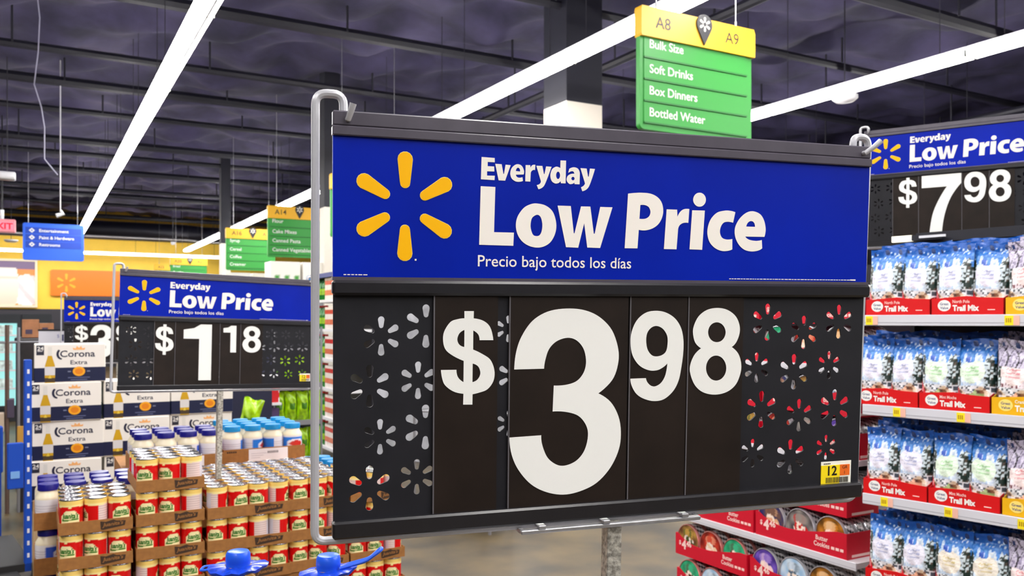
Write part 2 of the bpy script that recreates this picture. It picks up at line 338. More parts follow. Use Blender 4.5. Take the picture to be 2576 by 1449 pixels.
# ------------------------------------------------------------------ fluorescent strips
TUBE = mat('lit_diffuser', (255, 252, 248), 0.5, emit=LAMP)
def make_strip(L=2.44):
    r = thing('strip_light', 'x', 'light')
    m = MB(); w = 0.088
    prof = [(-w, 0.030), (-w, 0.0), (-w * 0.82, -0.022), (0.024, -0.022), (0.034, -0.014), (0.044, -0.022), (w * 0.85, -0.020), (w, 0.0), (w, 0.030)]
    n = len(prof); vs = [(x, y, z) for y in (0.006, L - 0.006) for x, z in prof]
    m.add(vs, [(i, i + n, i + n + 1, i + 1) for i in range(n - 1)] + [tuple(range(n)), tuple(range(n, 2 * n))[::-1]], TUBE)
    m.build('diffuser', r)
    m = MB(); m.box(-0.07, 0.07, 0.0, L, 0.031, 0.07, WHITEM); m.build('housing', r)
    m = MB(); m.box(0.026, 0.042, 0.006, L - 0.006, -0.0230, -0.0145, TRIMP); m.build('seam_strip', r)
    for y in (0.0, L):
        m = MB(); m.box(-0.089, 0.089, y - 0.006, y + 0.006, -0.024, 0.034, mat('end_cap_grey', (120, 120, 112), 0.5)); m.build('end_cap', r)
    for y in (0.3, L - 0.3):
        m = MB(); m.tube([(0, y, 0.06), (0, y, CEIL - 3.95 + 0.05)], 0.004, 5, JM); m.build('hanger_wire', r)
    return r
strip = make_strip()
rows = [('the left ceiling row', 1.16, 3.95, -9.0, 26.6), ('the middle ceiling row', 4.29, 3.95, -9.0, 11.5), ('the far middle row', 4.32, 3.80, 13.2, 29.0), ('the right ceiling row', 7.39, 3.95, -8.4, 14.5), ('the unseen outer left row', -2.3, 3.95, -9.0, 24.0), ('the unseen outer right row', 10.6, 3.95, -9.0, 12.0)]  # both outer rows lie out of view, added for the light they give
ORD2 = ORD + ['thirteenth', 'fourteenth', 'fifteenth']
for nm, x, z, y0, y1 in rows:
    n = int(round((y1 - y0) / 2.45))
    for k in range(n):
        place(strip, (x, y1 - (n - k) * 2.45, z), 0, f'white fluorescent strip light, {ORD2[n - 1 - k]} from the far end of {nm}', 'fluorescent strips in ' + nm)
for k in range(6):
    place(strip, (-9.0 + k * 2.45 + 2.44, 30.2, 3.7), math.pi / 2, f'white fluorescent strip light, {ORD[k]} from left along the yellow back wall', 'fluorescent strips along the back wall')
# ------------------------------------------------------------------ everyday low price signs
def ray(cx, cz, ang, r0, r1, w0, w1, n=7):
    """one rounded, outward widening ray of the spark emblem"""
    c, s = math.cos(ang), math.sin(ang); pts = []
    for k in range(n + 1):
        a = -math.pi / 2 + math.pi * k / n; pts.append((r1 - w1 / 2 + w1 / 2 * math.cos(a), w1 / 2 * math.sin(a)))
    for k in range(n + 1):
        a = math.pi / 2 + math.pi * k / n; pts.append((r0 + w0 / 2 + w0 / 2 * math.cos(a), w0 / 2 * math.sin(a)))
    return [(cx + x * c - y * s, cz + x * s + y * c) for x, y in pts]
def spark(cx, cz, R, rin=0.33, wi=0.19, wo=0.285):
    return [ray(cx, cz, math.pi / 2 + k * math.pi / 3, R * rin, R, R * wi, R * wo) for k in range(6)]
PERF = [(55, 251, 22.6), (42, 308, 24.5), (54, 367, 20.6), (42, 426, 26.1), (107, 240, 25.3), (98, 303, 22), (107, 358, 26.4), (97, 416, 20.9), (567, 238, 24.7), (624, 252, 22.5), (680, 238, 23.3), (552, 298, 20), (610, 305, 24.0), (666, 297, 19.0), (561, 354, 24.8), (620, 364, 22.1), (677, 356, 25.5), (549, 412, 19.1), (608, 420, 23.7), (665, 410, 17.4), (214, 300, 20.0), (207, 244, 16), (209, 358, 16)]
def fillet(P, r, n=6):
    P = [Vector(p) for p in P]; out = [P[0]]
    for i in range(1, len(P) - 1):
        a = (P[i - 1] - P[i]); b = (P[i + 1] - P[i]); d = min(r, a.length * 0.49, b.length * 0.49)
        p0 = P[i] + a.normalized() * d; p2 = P[i] + b.normalized() * d
        for k in range(n + 1):
            t = k / n; out.append(p0 * (1 - t) ** 2 + P[i] * 2 * t * (1 - t) + p2 * t ** 2)
    out.append(P[-1]); return out
HEAD = ['E1', 'v1', 'e1', 'r1', 'y1', 'd1', 'a1', 'y2', 'L1', 'o1', 'w1', 'P2', 'r2', 'i2', 'j2', 'c2', 'e2']
ONE = [[(0, .74), (0, .90), (.22, .93), (.36, 1.0), (.60, 1.0), (.60, 0), (.33, 0), (.33, .74)]]
SEVEN = catmull([(0, 1, 1), (1, 1, 1), (1, .83, 1), (.74, .60, 0), (.58, .30, 0), (.52, 0, 1), (.20, 0, 1), (.28, .33, 0), (.44, .58, 0), (.64, .79, 1), (0, .79, 1)])
def numeral(ch, x0, x1, y0, y1):
    """numeral outline fitted into a box given in board mm (y down)"""
    if ch == '1': c = [[(x / .60, z) for x, z in q] for q in ONE]
    elif ch == '7': c = [SEVEN]
    else:
        g = glyph(ch); X = [p[0] for q in g for p in q]; Z = [p[1] for q in g for p in q]
        a, b, e, f = min(X), max(X), min(Z), max(Z); c = [[((x - a) / (b - a), (z - e) / (f - e)) for x, z in q] for q in g]
    return [[(x0 / 1000 + x * (x1 - x0) / 1000, -y1 / 1000 + z * (y1 - y0) / 1000) for x, z in q] for q in c]
def price_sign(label, org, ax, az, cards, W=0.72, H=0.4808, pole_x=351, pole_len=0.5, shelf_tag=None, seed=1, group=None, channel=False, sub=0.0, rods=True, cardbox=None):
    ax = ax.normalized(); az = (az - ax * az.dot(ax)).normalized(); ay = az.cross(ax)
    M = Matrix((ax, ay, az)).transposed().to_4x4()
    kx, kz = W / 0.72, H / 0.4808
    base = Vector((pole_x / 1000 * kx, 0.012, -0.49 * kz - pole_len))
    root = thing('price_sign', label, 'price sign', (0, 0, 0), 0, group)
    root.matrix_world = Matrix.Translation(org) @ M @ Matrix.Translation(base)
    S = Matrix.Translation(-base) @ Matrix.Diagonal((kx, 1, kz, 1))
    def mb(): m = MB(); m.T = S; return m
    # top trim: two bands with a groove between them
    m = mb(); m.box(0, 0.72, -0.002, 0.010, -0.0165, 0, TRIMP, bev=0.0015); m.box(-0.0005, 0.7205, -0.0045, 0.010, -0.0275, -0.0168, TRIMP, bev=0.0012); m.build('top_trim', root)
    m = mb(); m.box(0.0002, 0.7195, 0, 0.006, -0.184, -0.0275, BLUEP); hp = m.build('header_panel', root)
    m = mb(); cx, cz = 0.081, -0.1031
    for c in spark(cx, cz, 0.0622): m.flat([c], lambda x, y: (x, -0.0005, y), SPARKE)
    for k in range(6): m.flat([ray(cx, cz, math.pi / 2 + k * math.pi / 3, 0.0212, 0.0615, 0.0112, 0.0166)], lambda x, y: (x, -0.0009, y), SPARKY)
    m.build('spark_emblem', hp)
    m = mb()
    for g in HEAD[:8]: m.flat(glyph(g), lambda x, y: (x, -0.0006, y), WARMW)
    m.build('lettering', hp); m = mb()
    for g in HEAD[8:]: m.flat(glyph(g), lambda x, y: (x, -0.0006, y), WARMW)
    m.build('lettering', hp); m = mb()
    m.text('Precio bajo todos los días', 0.1675, -0.1698, WARMW, h=0.0138, w=0.1975, bold=0.006, mp=lambda a, b: (a, -0.0006, b))
    m.build('lettering', hp); m = mb()
    m.box(0.0925, 0.0945, -0.0006, 0, -0.1645, -0.1625, WARMW)
    for x0, x1 in ((0.505, 0.69), (0.012, 0.034)):
        x = x0
        while x < x1:
            l = 0.002 + 0.003 * hsh(x * 91, seed); m.box(x, x + l, -0.0006, 0, -0.1818, -0.1808, WARMW); x += l + 0.0012
    m.box(0.693, 0.7015, -0.0006, 0, -0.1820, -0.1803, WARMW)
    m.build('fine_print', hp)
    m = mb(); m.box(-0.0008, 0.7235, -0.006, 0.010, -0.2045, -0.1875, BLACKP, bev=0.003); m.box(-0.0005, 0.7205, -0.003, 0.010, -0.1878, -0.1838, TRIMP); m.build('middle_rail', root)
    # perforated back panel: real cut-outs
    m = mb(); outer = [(0.0008, -0.463), (0.7192, -0.463), (0.7192, -0.2), (0.0008, -0.2)]
    holes = []
    P2 = list(PERF)
    if seed > 1:
        P2 = [((41 + 57 * i + (12 if j % 2 else 0) + 4 * hsh(i, j, seed)), 240 + 58 * j + 8 * hsh(j, i, seed), 18 + 7 * hsh(i * 3, j, seed)) for i in range(12) for j in range(4)]
    for x, y, r in P2:
        if x > 715 - r or x < 4 + r: continue
        for c in spark(x / 1000, -y / 1000, r / 1000, 0.40, 0.24, 0.345): holes.append([p for p in c])
    m.slab([outer] + holes, 0.0035, 0.0058, PANELP); m.build('perforated_panel', root)
    for ch, (cx0, cx1), (x0, x1, y0, y1) in cards:
        m = mb(); m.box(cx0 / 1000, cx1 / 1000, 0.0005, 0.003, -0.4665, -0.2035, CARDP)
        m.box(cx0 / 1000, cx0 / 1000 + 0.0016, -0.0002, 0.0005, -0.4665, -0.2040, mat('card_edge_highlight', (92, 89, 94), 0.45))  # lighter grey strip paints a highlight along the card's left edge
        c = m.build('digit_card', root)
        m = mb(); m.flat(numeral(ch, x0, x1, y0, y1), lambda x, y: (x, -0.0004, y), WHITEP); m.build('numeral', c)
    m = mb(); m.box(-0.0005, 0.7205, -0.006, 0.010, -0.4808, -0.4605, BLACKP, bev=0.0025)
    m.build('bottom_trim', root)
    # rod frame
    if rods:
        m = mb(); y = 0.015
        m.tube(fillet([(.0135, y, -.004), (.0135, y, .0205), (-.0172, y, .0205), (-.0188, y, -.4865), (.7225, y, -.4875), (.7285, y, .0150), (.7035, y, .0150), (.7035, y, -.006)], 0.013), 0.0049, 10, GREYPAINT)
        m.build('rod_frame', root, smooth=True)
        for x, dx in ((0.0165, 0.0045), (0.707, 0.019)):
            m = mb(); m.tube([(x, 0.004, -0.0095), (x, -0.006, -0.0095), (x + dx * 0.5, -0.010, -0.002), (x + dx, -0.012, 0.0065)], [0.0033, 0.0033, 0.0036, 0.0040], 10, GREYPAINT)
            m.build('hook_peg', root, smooth=True)
    px = pole_x / 1000
    m = mb(); m.box(px - 0.0098, px + 0.0098, 0.004, 0.0236, -0.49 - pole_len / kz, -0.489, mat('embossed_chrome', (206, 202, 190), 0.34, 0.35, rgb2=(120, 116, 108), nscale=170, bump=0.25), bev=0.001)
    m.build('pole', root)
    if channel:
        m = mb()
        m.box(px - 0.127, px + 0.118, -0.004, 0.004, -0.4935, -0.4885, STEEL, bev=0.001); m.box(px - 0.127, px + 0.118, 0.020, 0.028, -0.4935, -0.4885, STEEL, bev=0.001)
        m.box(px - 0.127, px - 0.122, 0.004, 0.020, -0.4935, -0.4885, STEEL); m.box(px + 0.113, px + 0.118, 0.004, 0.020, -0.4935, -0.4885, STEEL)
        for x in (px - 0.105, px - 0.02, px + 0.09): m.box(x, x + 0.010, -0.005, 0.022, -0.4885, -0.4835, STEEL, bev=0.001)
        m.build('mounting_channel', root)
    if shelf_tag:
        x0, x1, y0, y1 = shelf_tag
        m = mb(); f = lambda a, b, c, d, rgb, yy: m.box(x0 / 1000 + a * (x1 - x0) / 1000, x0 / 1000 + b * (x1 - x0) / 1000, yy, 0.0035, -y1 / 1000 + c * (y1 - y0) / 1000, -y1 / 1000 + d * (y1 - y0) / 1000, PRINT, rgb)
        f(0, 1, 0, 1, (250, 248, 236), 0.0026); f(0, .62, 0, .84, (255, 226, 20), 0.0022); f(.62, .95, .36, .84, (240, 110, 30), 0.0022)
        t = m.build('shelf_tag', root)
        m = mb(); ux = (x1 - x0) / 1000; uz = (y1 - y0) / 1000; q = lambda a, b: (a, 0.0019, b)
        m.text('12', x0 / 1000 + ux * .22, -y1 / 1000 + uz * .40, PRINT, (25, 22, 15), h=uz * .42, w=ux * .30, bold=0.02, mp=q)
        m.text('GR', x0 / 1000 + ux * .70, -y1 / 1000 + uz * .66, PRINT, (90, 40, 20), h=uz * .15, mp=q); m.text('1', x0 / 1000 + ux * .77, -y1 / 1000 + uz * .42, PRINT, (90, 40, 20), h=uz * .15, mp=q)
        a = .16
        while a < .9:
            w = .008 + .02 * hsh(a * 57); m.box(x0 / 1000 + ux * a, x0 / 1000 + ux * (a + w), 0.0019, 0.0022, -y1 / 1000 + uz * .06, -y1 / 1000 + uz * .30, PRINT, (60, 55, 40)); a += w + .012 + .012 * hsh(a * 13)
        for a in (.08, .14, .2, .26): m.box(x0 / 1000 + ux * a, x0 / 1000 + ux * (a + .04), 0.0019, 0.0022, -y1 / 1000 + uz * .89, -y1 / 1000 + uz * .93, PRINT, (60, 55, 40))
        m.build('tag_lettering', t)
    return root
def camvec(r, dn, d): return RV * r + FV * d - ZV * dn
# the big sign
o = cw(-0.198, -0.2332, 0.9435)
price_sign('large price sign reading $3.98 on a chrome pole, closest of all signs', o, camvec(0.9525, -0.0054, 0.3044), -camvec(-0.0103, 0.9987, 0.0502),
    [('$', (115, 193), (124, 189.3, 222.5, 333)), ('3', (207, 363), (208.5, 355, 219.5, 448.5)), ('9', (364.8, 445.5), (366, 440.5, 222.5, 337)), ('8', (446.5, 528), (450, 526, 219, 331.5))],
    shelf_tag=(657, 706, 430, 461.5), channel=True, pole_len=0.17)
# $1.18 sign above the cans
o = cw(-1.38387491, -0.18685824, 3.02064066)
price_sign('price sign reading $1.18 rising out of the stacked cans and jars', o, camvec(0.581, 0.0218, 0.4246), -camvec(0.0007, 0.43135, -0.01686),
    [('$', (118, 190), (122, 186, 216, 339)), ('1', (191, 352), (221, 323, 212, 443)), ('1', (353, 430), (366, 415, 214, 327)), ('8', (431, 518), (439, 511, 214, 327))], W=0.72, H=0.4317, pole_x=362, pole_len=0.52, shelf_tag=(672, 716, 418, 452), seed=2)
# $7.98 sign above the snack shelves
o = cw(1.467, -0.790, 3.56)
price_sign('price sign reading $7.98 above the trail mix shelves', o, camvec(0.836, 0, -0.549), ZV,
    [('$', (106, 199), (128, 196, 208, 330)), ('7', (200, 350), (212, 350, 206, 440)), ('9', (351, 442), (360, 434, 206, 326)), ('8', (443, 526), (442, 516, 206, 330))], W=0.74, pole_len=1.345, seed=3)
# the sign behind the beer cartons
o = cw(-3.2115, -0.1796, 6.1259)
price_sign('small distant price sign showing a $3, half hidden behind the beer cartons', o, camvec(0.8976, 0, 0.4408), ZV,
    [('$', (60, 150), (70, 155, 205, 330)), ('3', (151, 330), (165, 318, 205, 445)), ('9', (331, 420), (340, 412, 210, 330)), ('8', (421, 510), (430, 502, 210, 330))], pole_len=1.238, seed=4)
# ------------------------------------------------------------------ hanging aisle markers
AISG = mat('aisle_green', (52, 158, 62), 0.45); AISD = mat('aisle_green_dark', (36, 122, 50), 0.45); AISY = mat('aisle_yellow', (255, 192, 40), 0.45); INK = mat('dark_ink', (34, 34, 42), 0.5)
def rrect(x0, x1, z0, z1, r, tl=True, bl=True):
    out = []
    for cx, cz, a0, on in ((x1 - r, z1 - r, 0, tl), (x0 + r, z1 - r, 90, tl), (x0 + r, z0 + r, 180, bl), (x1 - r, z0 + r, 270, bl)):
        if on: out += [(cx + r * math.cos(math.radians(a0 + k * 15)), cz + r * math.sin(math.radians(a0 + k * 15))) for k in range(7)]
        else: out.append((cx + (r if a0 in (0, 270) else -r), cz + (r if a0 in (0, 90) else -r)))
    return out
def pin(cx, cz, r):
    a0 = math.radians(-28); pts = [(cx + r * math.cos(a), cz + r * math.sin(a)) for a in [a0 + k * (math.pi + 2 * math.radians(28)) / 18 for k in range(19)]]
    return pts + [(cx, cz - r * 2.05)]
def aisle_sign(u, v, d, W, H, left, right, lines, label):
    p = at(u, v, d); root = thing('aisle_sign', label, 'aisle sign', (p.x, p.y, p.z - H), 0, 'hanging aisle markers')
    yb = H * 0.76
    m = MB(); m.slab([rrect(0.0, W * 0.99, 0, yb, 0.035, tl=False)], -0.02, 0.02, AISG); 
    for k in range(4):
        z1 = yb - k * yb * 0.235; m.box(0.03, W * 0.94, -0.026, -0.02, z1 - yb * 0.225, z1 - 0.004, AISG); m.box(0.03, W * 0.94, -0.031, -0.02, z1 - yb * 0.232, z1 - yb * 0.215, AISD)
    g = m.build('green_panel', root)
    for k, t in enumerate(lines):
        m = MB(); m.text(t, W * 0.075, yb - (k + 1) * yb * 0.235 + yb * 0.085 + (0.02 if k == 0 else 0), WHITEP, h=H * 0.074, bold=0.012, mp=lambda a, b: (a, -0.0275, b)); m.build('lettering', g)
    m = MB(); m.slab([[(0, yb - 0.004), (W, yb - 0.004), (W * 1.003, yb + 0.01), (W * 1.003, H - 0.03), (W * 0.99, H), (0.0, H), (-0.006, H - 0.02), (-0.006, yb + 0.01)]], -0.045, 0.03, AISY); c = m.build('yellow_cap', root)
    m = MB(); yy = lambda a, b: (a, -0.0465, b)
    m.text(left, W * 0.11, H * 0.835, INK, h=H * 0.100, bold=0.002, mp=yy); m.build('aisle_number', c)
    m = MB(); m.text(right, W * 0.72, H * 0.835, INK, h=H * 0.100, bold=0.002, mp=yy)
    m.build('aisle_number', c)
    m = MB(); m.slab([pin(W * 0.525, H * 0.945, H * 0.085)], -0.056, -0.045, INK)
    for q in spark(W * 0.525, H * 0.945, H * 0.062, 0.25, 0.25, 0.36): m.flat([q], lambda a, b: (a, -0.057, b), WARMW)
    m.build('location_pin', c)
    for x in (W * 0.15, W * 0.86):
        m = MB(); m.tube([(x, 0, H - 0.01), (x, 0, CEIL - (p.z - H) + 0.05)], 0.0035, 6, STEEL); m.tube([(x, 0, H), (x, 0, H + 0.05)], 0.007, 6, STEEL); m.build('hanging_wire', root)
    return root
aisle_sign(1605, 17, 5.6, 1.0, 0.80, 'A8', 'A9', ['Bulk Size', 'Soft Drinks', 'Box Dinners', 'Bottled Water'], 'green and yellow hanging aisle sign reading A8 and A9, the largest')
aisle_sign(831, 437, 10.8, 1.0, 0.80, 'A12', 'A13', ['Snacks', 'Chips', 'Cookies', 'Crackers'], 'green and yellow aisle sign almost hidden behind the left edge of the big price sign')
aisle_sign(673, 517, 13.7, 0.96, 0.82, 'A14', 'A15', ['Flour', 'Cake Mixes', 'Canned Pasta', 'Canned Vegetables'], 'green hanging aisle sign listing cake mixes and canned pasta under A14')
aisle_sign(568, 573, 16.6, 0.96, 0.82, 'A16', 'A17', ['Syrup', 'Cereal', 'Coffee', 'Creamer'], 'green hanging aisle sign listing cereal and coffee under A16')
aisle_sign(428, 648, 23.7, 0.98, 0.80, 'A20', 'A21', ['Bread', 'Tortillas', 'Jelly', 'Honey'], 'small far aisle sign peeking above the $1.18 price sign')
aisle_sign(388, 664, 27.2, 0.98, 0.80, 'A22', 'A23', ['Candy', 'Gum', 'Nuts', 'Gifts'], 'farthest aisle sign, a small yellow edge before the yellow wall')

# ------------------------------------------------------------------ canned hominy display
def can_col(a, b):
    ph = (a - 0.5) * 2 * math.pi; t = b
    if t > 0.80 + 0.022 * math.cos(ph * 2) - (0.05 if abs(ph) < 0.12 else 0): return (250, 214, 118) if t > 0.86 else (252, 232, 160)
    if abs(ph) < 0.80:
        top = 0.60 + 0.10 * math.sqrt(max(0, 1 - (ph / 0.55) ** 2)) - 0.06 * max(0, abs(ph) - 0.55) / 0.25
        if t < top:
            if abs(t - 0.40 - 0.02 * ph) < 0.022 and abs(ph) < 0.76: return (58, 128, 32)
            if t < 0.03: return (255, 240, 214)
            return (250, 238, 180) if t > 0.13 else (252, 228, 200)
    if 0.80 <= ph < 1.45 and t < 0.34 and (ph - 1.12) ** 2 / 0.12 + (t - 0.1) ** 2 / 0.05 < 1: return (226, 104, 34)
    if abs(ph) > 1.75:
        if t < 0.10: return (206, 24, 26) if abs(ph) > 2.4 else (240, 206, 200)
        if ph < -2.5: return (214, 206, 214)
        return (236, 214, 208) if int(t * 40) % 3 else (206, 176, 172)
    return (216, 14, 16)
def make_can(R=0.0355, H=0.110):
    m = MB(); z0, z1 = 0.003, H - 0.004
    m.grid(lambda a, b: (R * math.sin((a - 0.5) * 2 * math.pi), -R * math.cos((a - 0.5) * 2 * math.pi), z0 + b * (z1 - z0)), 72, 40, GLOSS, can_col)
    bend = lambda x, z: ((R + 0.0005) * math.sin(x / R), -(R + 0.0005) * math.cos(x / R), z)
    m.text("Juanita's", 0, H * 0.455, GLOSS, (40, 120, 40), h=0.0165, w=0.050, bold=0.035, shear=0.15, mp=bend, align='C'); m.text('Menudo', 0, H * 0.19, GLOSS, (96, 92, 30), h=0.0100, w=0.030, bold=0.03, mp=bend, align='C')
    o = m.build('food_can', None, smooth=True, ang=60)
    m = MB(); m.lathe([(R - 0.003, z1 - 0.0015), (R - 0.0028, H - 0.003), (R - 0.002, H), (R, H - 0.0004), (R + 0.0006, H - 0.002), (R, z1 - 0.001)][::-1] + [(R - 0.006, z1 - 0.001), (R - 0.008, z1), (R * 0.55, z1), (R * 0.52, z1 + 0.0008), (R * 0.3, z1 + 0.0008), (R * 0.27, z1), (0.0005, z1)], 32, TIN)
    m.build('lid', o, smooth=True)
    m = MB(); m.lathe([(0.001, 0.001), (R - 0.002, 0.001), (R - 0.002, 0), (R + 0.0004, 0.001), (R, z0 + 0.001)], 32, TIN); m.build('base_rim', o, smooth=True)
    return tag(o, 'x', 'can')
def make_tray(w, dp, h=0.040, logo=True, t=0.003, label='x', sticker=False):
    m = MB(); m.box(0, w, 0, dp, 0, t, KRAFT); m.box(0, w, 0, t, t, h, KRAFT); m.box(0, w, dp - t, dp, t, h, KRAFT); m.box(0, t, t, dp - t, t, h, KRAFT); m.box(w - t, w, t, dp - t, t, h, KRAFT)
    o = tag(m.build('cardboard_tray'), 'x', 'tray')
    if logo:
        m = MB(); DK = mat('stamp_ink', (62, 40, 22), 0.7)
        q = lambda a, b: (a, -0.0004, b); x0 = w * 0.56; lw = w * 0.34
        m.flat([[(x0, h * .16), (x0 + lw * .1, h * .12), (x0 + lw * .96, h * .34), (x0 + lw, h * .75), (x0 + lw * .62, h * .80), (x0 + lw * .5, h * .92), (x0 + lw * .2, h * .78), (x0 - lw * .03, h * .86)]], q, DK)
        m.text("Juanita's", x0 + lw * 0.06, h * 0.38, KRAFT, h=h * 0.30, w=lw * 0.84, bold=0.02, shear=0.2, mp=lambda a, b: (a, -0.0008, b + (a - x0) * 0.06)); m.build('printed_stamp', o)
    if sticker:
        m = MB(); m.box(w * .30, w * .78, -0.0008, 0, 0.004, h * .93, PRINT, (238, 232, 236))
        for k in range(3): m.box(w * .33, w * (.44 + .04 * k), -0.0011, 0, h * (.3 + .15 * k), h * (.33 + .15 * k), PRINT, (190, 182, 190))
        for k in range(8): m.box(w * .53 + k * w * .017, w * .53 + k * w * .017 + w * .010, -0.0011, 0, h * .58, h * .74, PRINT, (96, 88, 96))
        for k in range(5): m.box(w * .04 + k * w * .024, w * .058 + k * w * .024, -0.0006, 0, h * .74, h * .86, PRINT, (70, 46, 28))
        m.build('paper_label', o)
    return o
CAN = make_can(); PITCH = 0.0728
TRAYS = {}
def tray_of(nx, ny):
    k = (nx, ny)
    if k not in TRAYS: TRAYS[k] = make_tray(nx * PITCH + 0.004, ny * PITCH + 0.004)
    return TRAYS[k]
YF = 3.155; LAY = [0.965, 0.8495, 0.734, 0.6185, 0.503]
rot_rng = random.Random(11)
stacks = [  # x0, y0, nx, ny, layers, name, mode
    (0.076, 3.150, 3, 4, [1, 2, 3], 'leftmost stack'),
    (0.309, 3.158, 3, 4, [0, 1, 2, 3], 'tallest stack'),
    (0.540, 3.150, 4, 3, [1, 2, 3], 'third stack from left'),
    (0.836, 3.158, 3, 4, [1, 2, 3], 'fourth stack from left'),
    (1.066, 3.160, 3, 4, [1, 2, 3, 4], 'right end stack')]
LN = {0: 'raised top', 1: 'upper', 2: 'middle', 3: 'lower', 4: 'bottom'}
def fill_tray(x0, y0, nx, ny, z, stack, lname, full, behind=''):
    place(tray_of(nx, ny), (x0, y0, z), 0, f'brown cardboard can tray, {lname} layer of the {stack}{behind}', 'cardboard can trays')
    for j in range(ny):
        for i in range(nx):
            if not full and not (j == 0 or (i == 0 and stack == 'leftmost stack')): continue
            r = rot_rng.random(); a = rot_rng.uniform(-0.5, 0.5) if (r < 0.72 if lname in ('middle', 'lower') else r < 0.55) else rot_rng.choice([2.3, -2.2, 1.5, -1.4, 1.9])
            row = 'front row' if j == 0 else f'{ORD[j]} row'
            place(CAN, (x0 + 0.002 + (i + 0.5) * PITCH, y0 + 0.002 + (j + 0.5) * PITCH, z + 0.0035), a - math.radians(12), f'red can, {ORD[i]} from left, {row}, {lname} tray, {stack}{behind}', 'red labelled food cans in trays')
for x0, y0, nx, ny, lay, nm in stacks:
    for k, L in enumerate(lay): fill_tray(x0, y0, nx, ny, LAY[L], nm, LN[L], k == 0 and not (nm == 'xx'))
fill_tray(0.540, 3.150 + 3 * PITCH + 0.006, 4, 4, LAY[1], 'third stack from left', 'upper', True, ', rear tray')
fill_tray(0.836, 3.158 + 4 * PITCH + 0.006, 3, 3, LAY[1], 'fourth stack from left', 'upper', True, ', rear tray')
# board base the trays stand on
m = MB(); m.box(0.102, 1.062, 3.165, 4.32, 0, 0.618, KRAFT, bev=0.004); tag(m.build('pallet_display_base'), 'brown cardboard pallet base under the can and jar trays', 'display base')
m = MB(); m.box(1.066, 1.29, 3.165, 3.46, 0, 0.5025, KRAFT, bev=0.004); tag(m.build('pallet_display_base'), 'low brown cardboard base under the right end can stack', 'display base')

# ------------------------------------------------------------------ jars of mayonnaise
CREAM = mat('cream_jar_plastic', (246, 234, 204), 0.3, coat=0.3)
def make_jar(capcol, labcol, name):
    R = 0.042; m = MB()
    m.lathe([(0.002, 0), (R - 0.006, 0), (R, 0.006), (R, 0.104), (R - 0.001, 0.110), (R - 0.009, 0.124), (0.031, 0.131), (0.030, 0.134)], 28, CREAM); o = tag(m.build('mayonnaise_jar', smooth=True, ang=50), 'x', 'jar')
    m = MB(); m.lathe([(0.031, 0.132), (0.0345, 0.1325), (0.0345, 0.151), (0.033, 0.155), (0.0, 0.1555)], 32, mat(name, capcol, 0.3)); m.build('lid', o, smooth=True)
    m = MB()
    def lc(a, b):
        if b > 0.93 or b < 0.05: return (240, 236, 240)
        if a < 0.36: return (236, 232, 238) if int(b * 22) % 3 else (206, 200, 210)
        if 0.45 < a < 0.8 and ((a - 0.62) / 0.16) ** 2 + ((b - 0.5) / 0.3) ** 2 < 1: return (244, 240, 246) if ((a - 0.62) / 0.12) ** 2 + ((b - 0.5) / 0.2) ** 2 > 1 else (206, 48, 40)
        return labcol
    m.grid(lambda a, b: ((R + 0.0006) * math.sin((a - 0.4) * 2 * math.pi), -(R + 0.0006) * math.cos((a - 0.4) * 2 * math.pi), 0.030 + b * 0.072), 40, 16, GLOSS, lc); m.build('label_wrap', o, smooth=True)
    return o
JD = make_jar((24, 22, 128), (40, 84, 200), 'navy_lid_plastic'); JL = make_jar((20, 142, 208), (30, 120, 220), 'sky_lid_plastic')
def jar_tray(proto, x0, y0, z, nx, ny, nm, col, full=True, sticker=True):
    w = nx * 0.088 + 0.004; d = ny * 0.088 + 0.004; k = ('jar', nx, ny, sticker)
    if k not in TRAYS: TRAYS[k] = make_tray(w, d, h=0.062, logo=False, sticker=sticker)
    place(TRAYS[k], (x0, y0, z), 0, f'brown jar tray with white paper label holding {nm}' if sticker else f'brown jar tray holding {nm}', 'cardboard jar trays')
    for j in range(ny):
        for i in range(nx):
            if not full and j: continue
            place(proto, (x0 + 0.002 + (i + .5) * 0.088, y0 + 0.002 + (j + .5) * 0.088, z + 0.0035), rot_rng.choice([0, 0.2, -0.4, 2.4, -1.2, 1.0]), f'{col} jar, {ORD[i]} from left, {"front" if j == 0 else ORD[j]} row, among {nm}', 'mayonnaise jars in trays')
for k, z in enumerate([0.807, 0.645, 0.483]):
    jar_tray(JD, 0.006, 3.462 + 0.0, z, 4 if k < 2 else 1, 3, ['the upper left navy-lid jars', 'the middle left navy-lid jars', 'the lower left navy-lid jars'][k], 'navy-lidded', k == 0, sticker=False)
m = MB(); m.box(0.0, 0.100, 3.47, 3.80, 0, 0.482, KRAFT); o = m.build('pallet_display_base')
m = MB()
def purple(a, b):
    n = math.sin(a * 9 + b * 7) + math.sin(b * 13 - a * 4)
    return (70, 34, 92) if n > -0.5 else (212, 150, 60) if n > -1.3 else (228, 214, 190)
m.grid(lambda a, b: (-0.002, 3.80 - a * 0.33, 0.10 + b * 0.38), 20, 24, PRINT, purple); m.grid(lambda a, b: (-0.002 + a * 0.102, 3.468, 0.10 + b * 0.38), 8, 24, PRINT, purple); m.build('printed_skirt', o); tag(o, 'purple and orange printed board skirt at the left foot of the jar stack', 'display base')
jar_tray(JD, 0.352, 3.755, 0.93, 4, 3, 'the raised navy-lid jars', 'navy-lidded')
jar_tray(JL, 0.722, 3.830, 0.93, 4, 4, 'the raised sky-blue-lid jars', 'sky-blue-lidded')
jar_tray(JL, 1.085, 3.80, 0.745, 3, 3, 'the low sky-blue-lid jars at the right', 'sky-blue-lidded', sticker=False)
m = MB(); m.box(0.33, 1.078, 3.775, 4.32, 0.6185, 0.929, KRAFT); tag(m.build('cardboard_carton'), 'plain brown carton raising the two upper jar trays', 'carton')
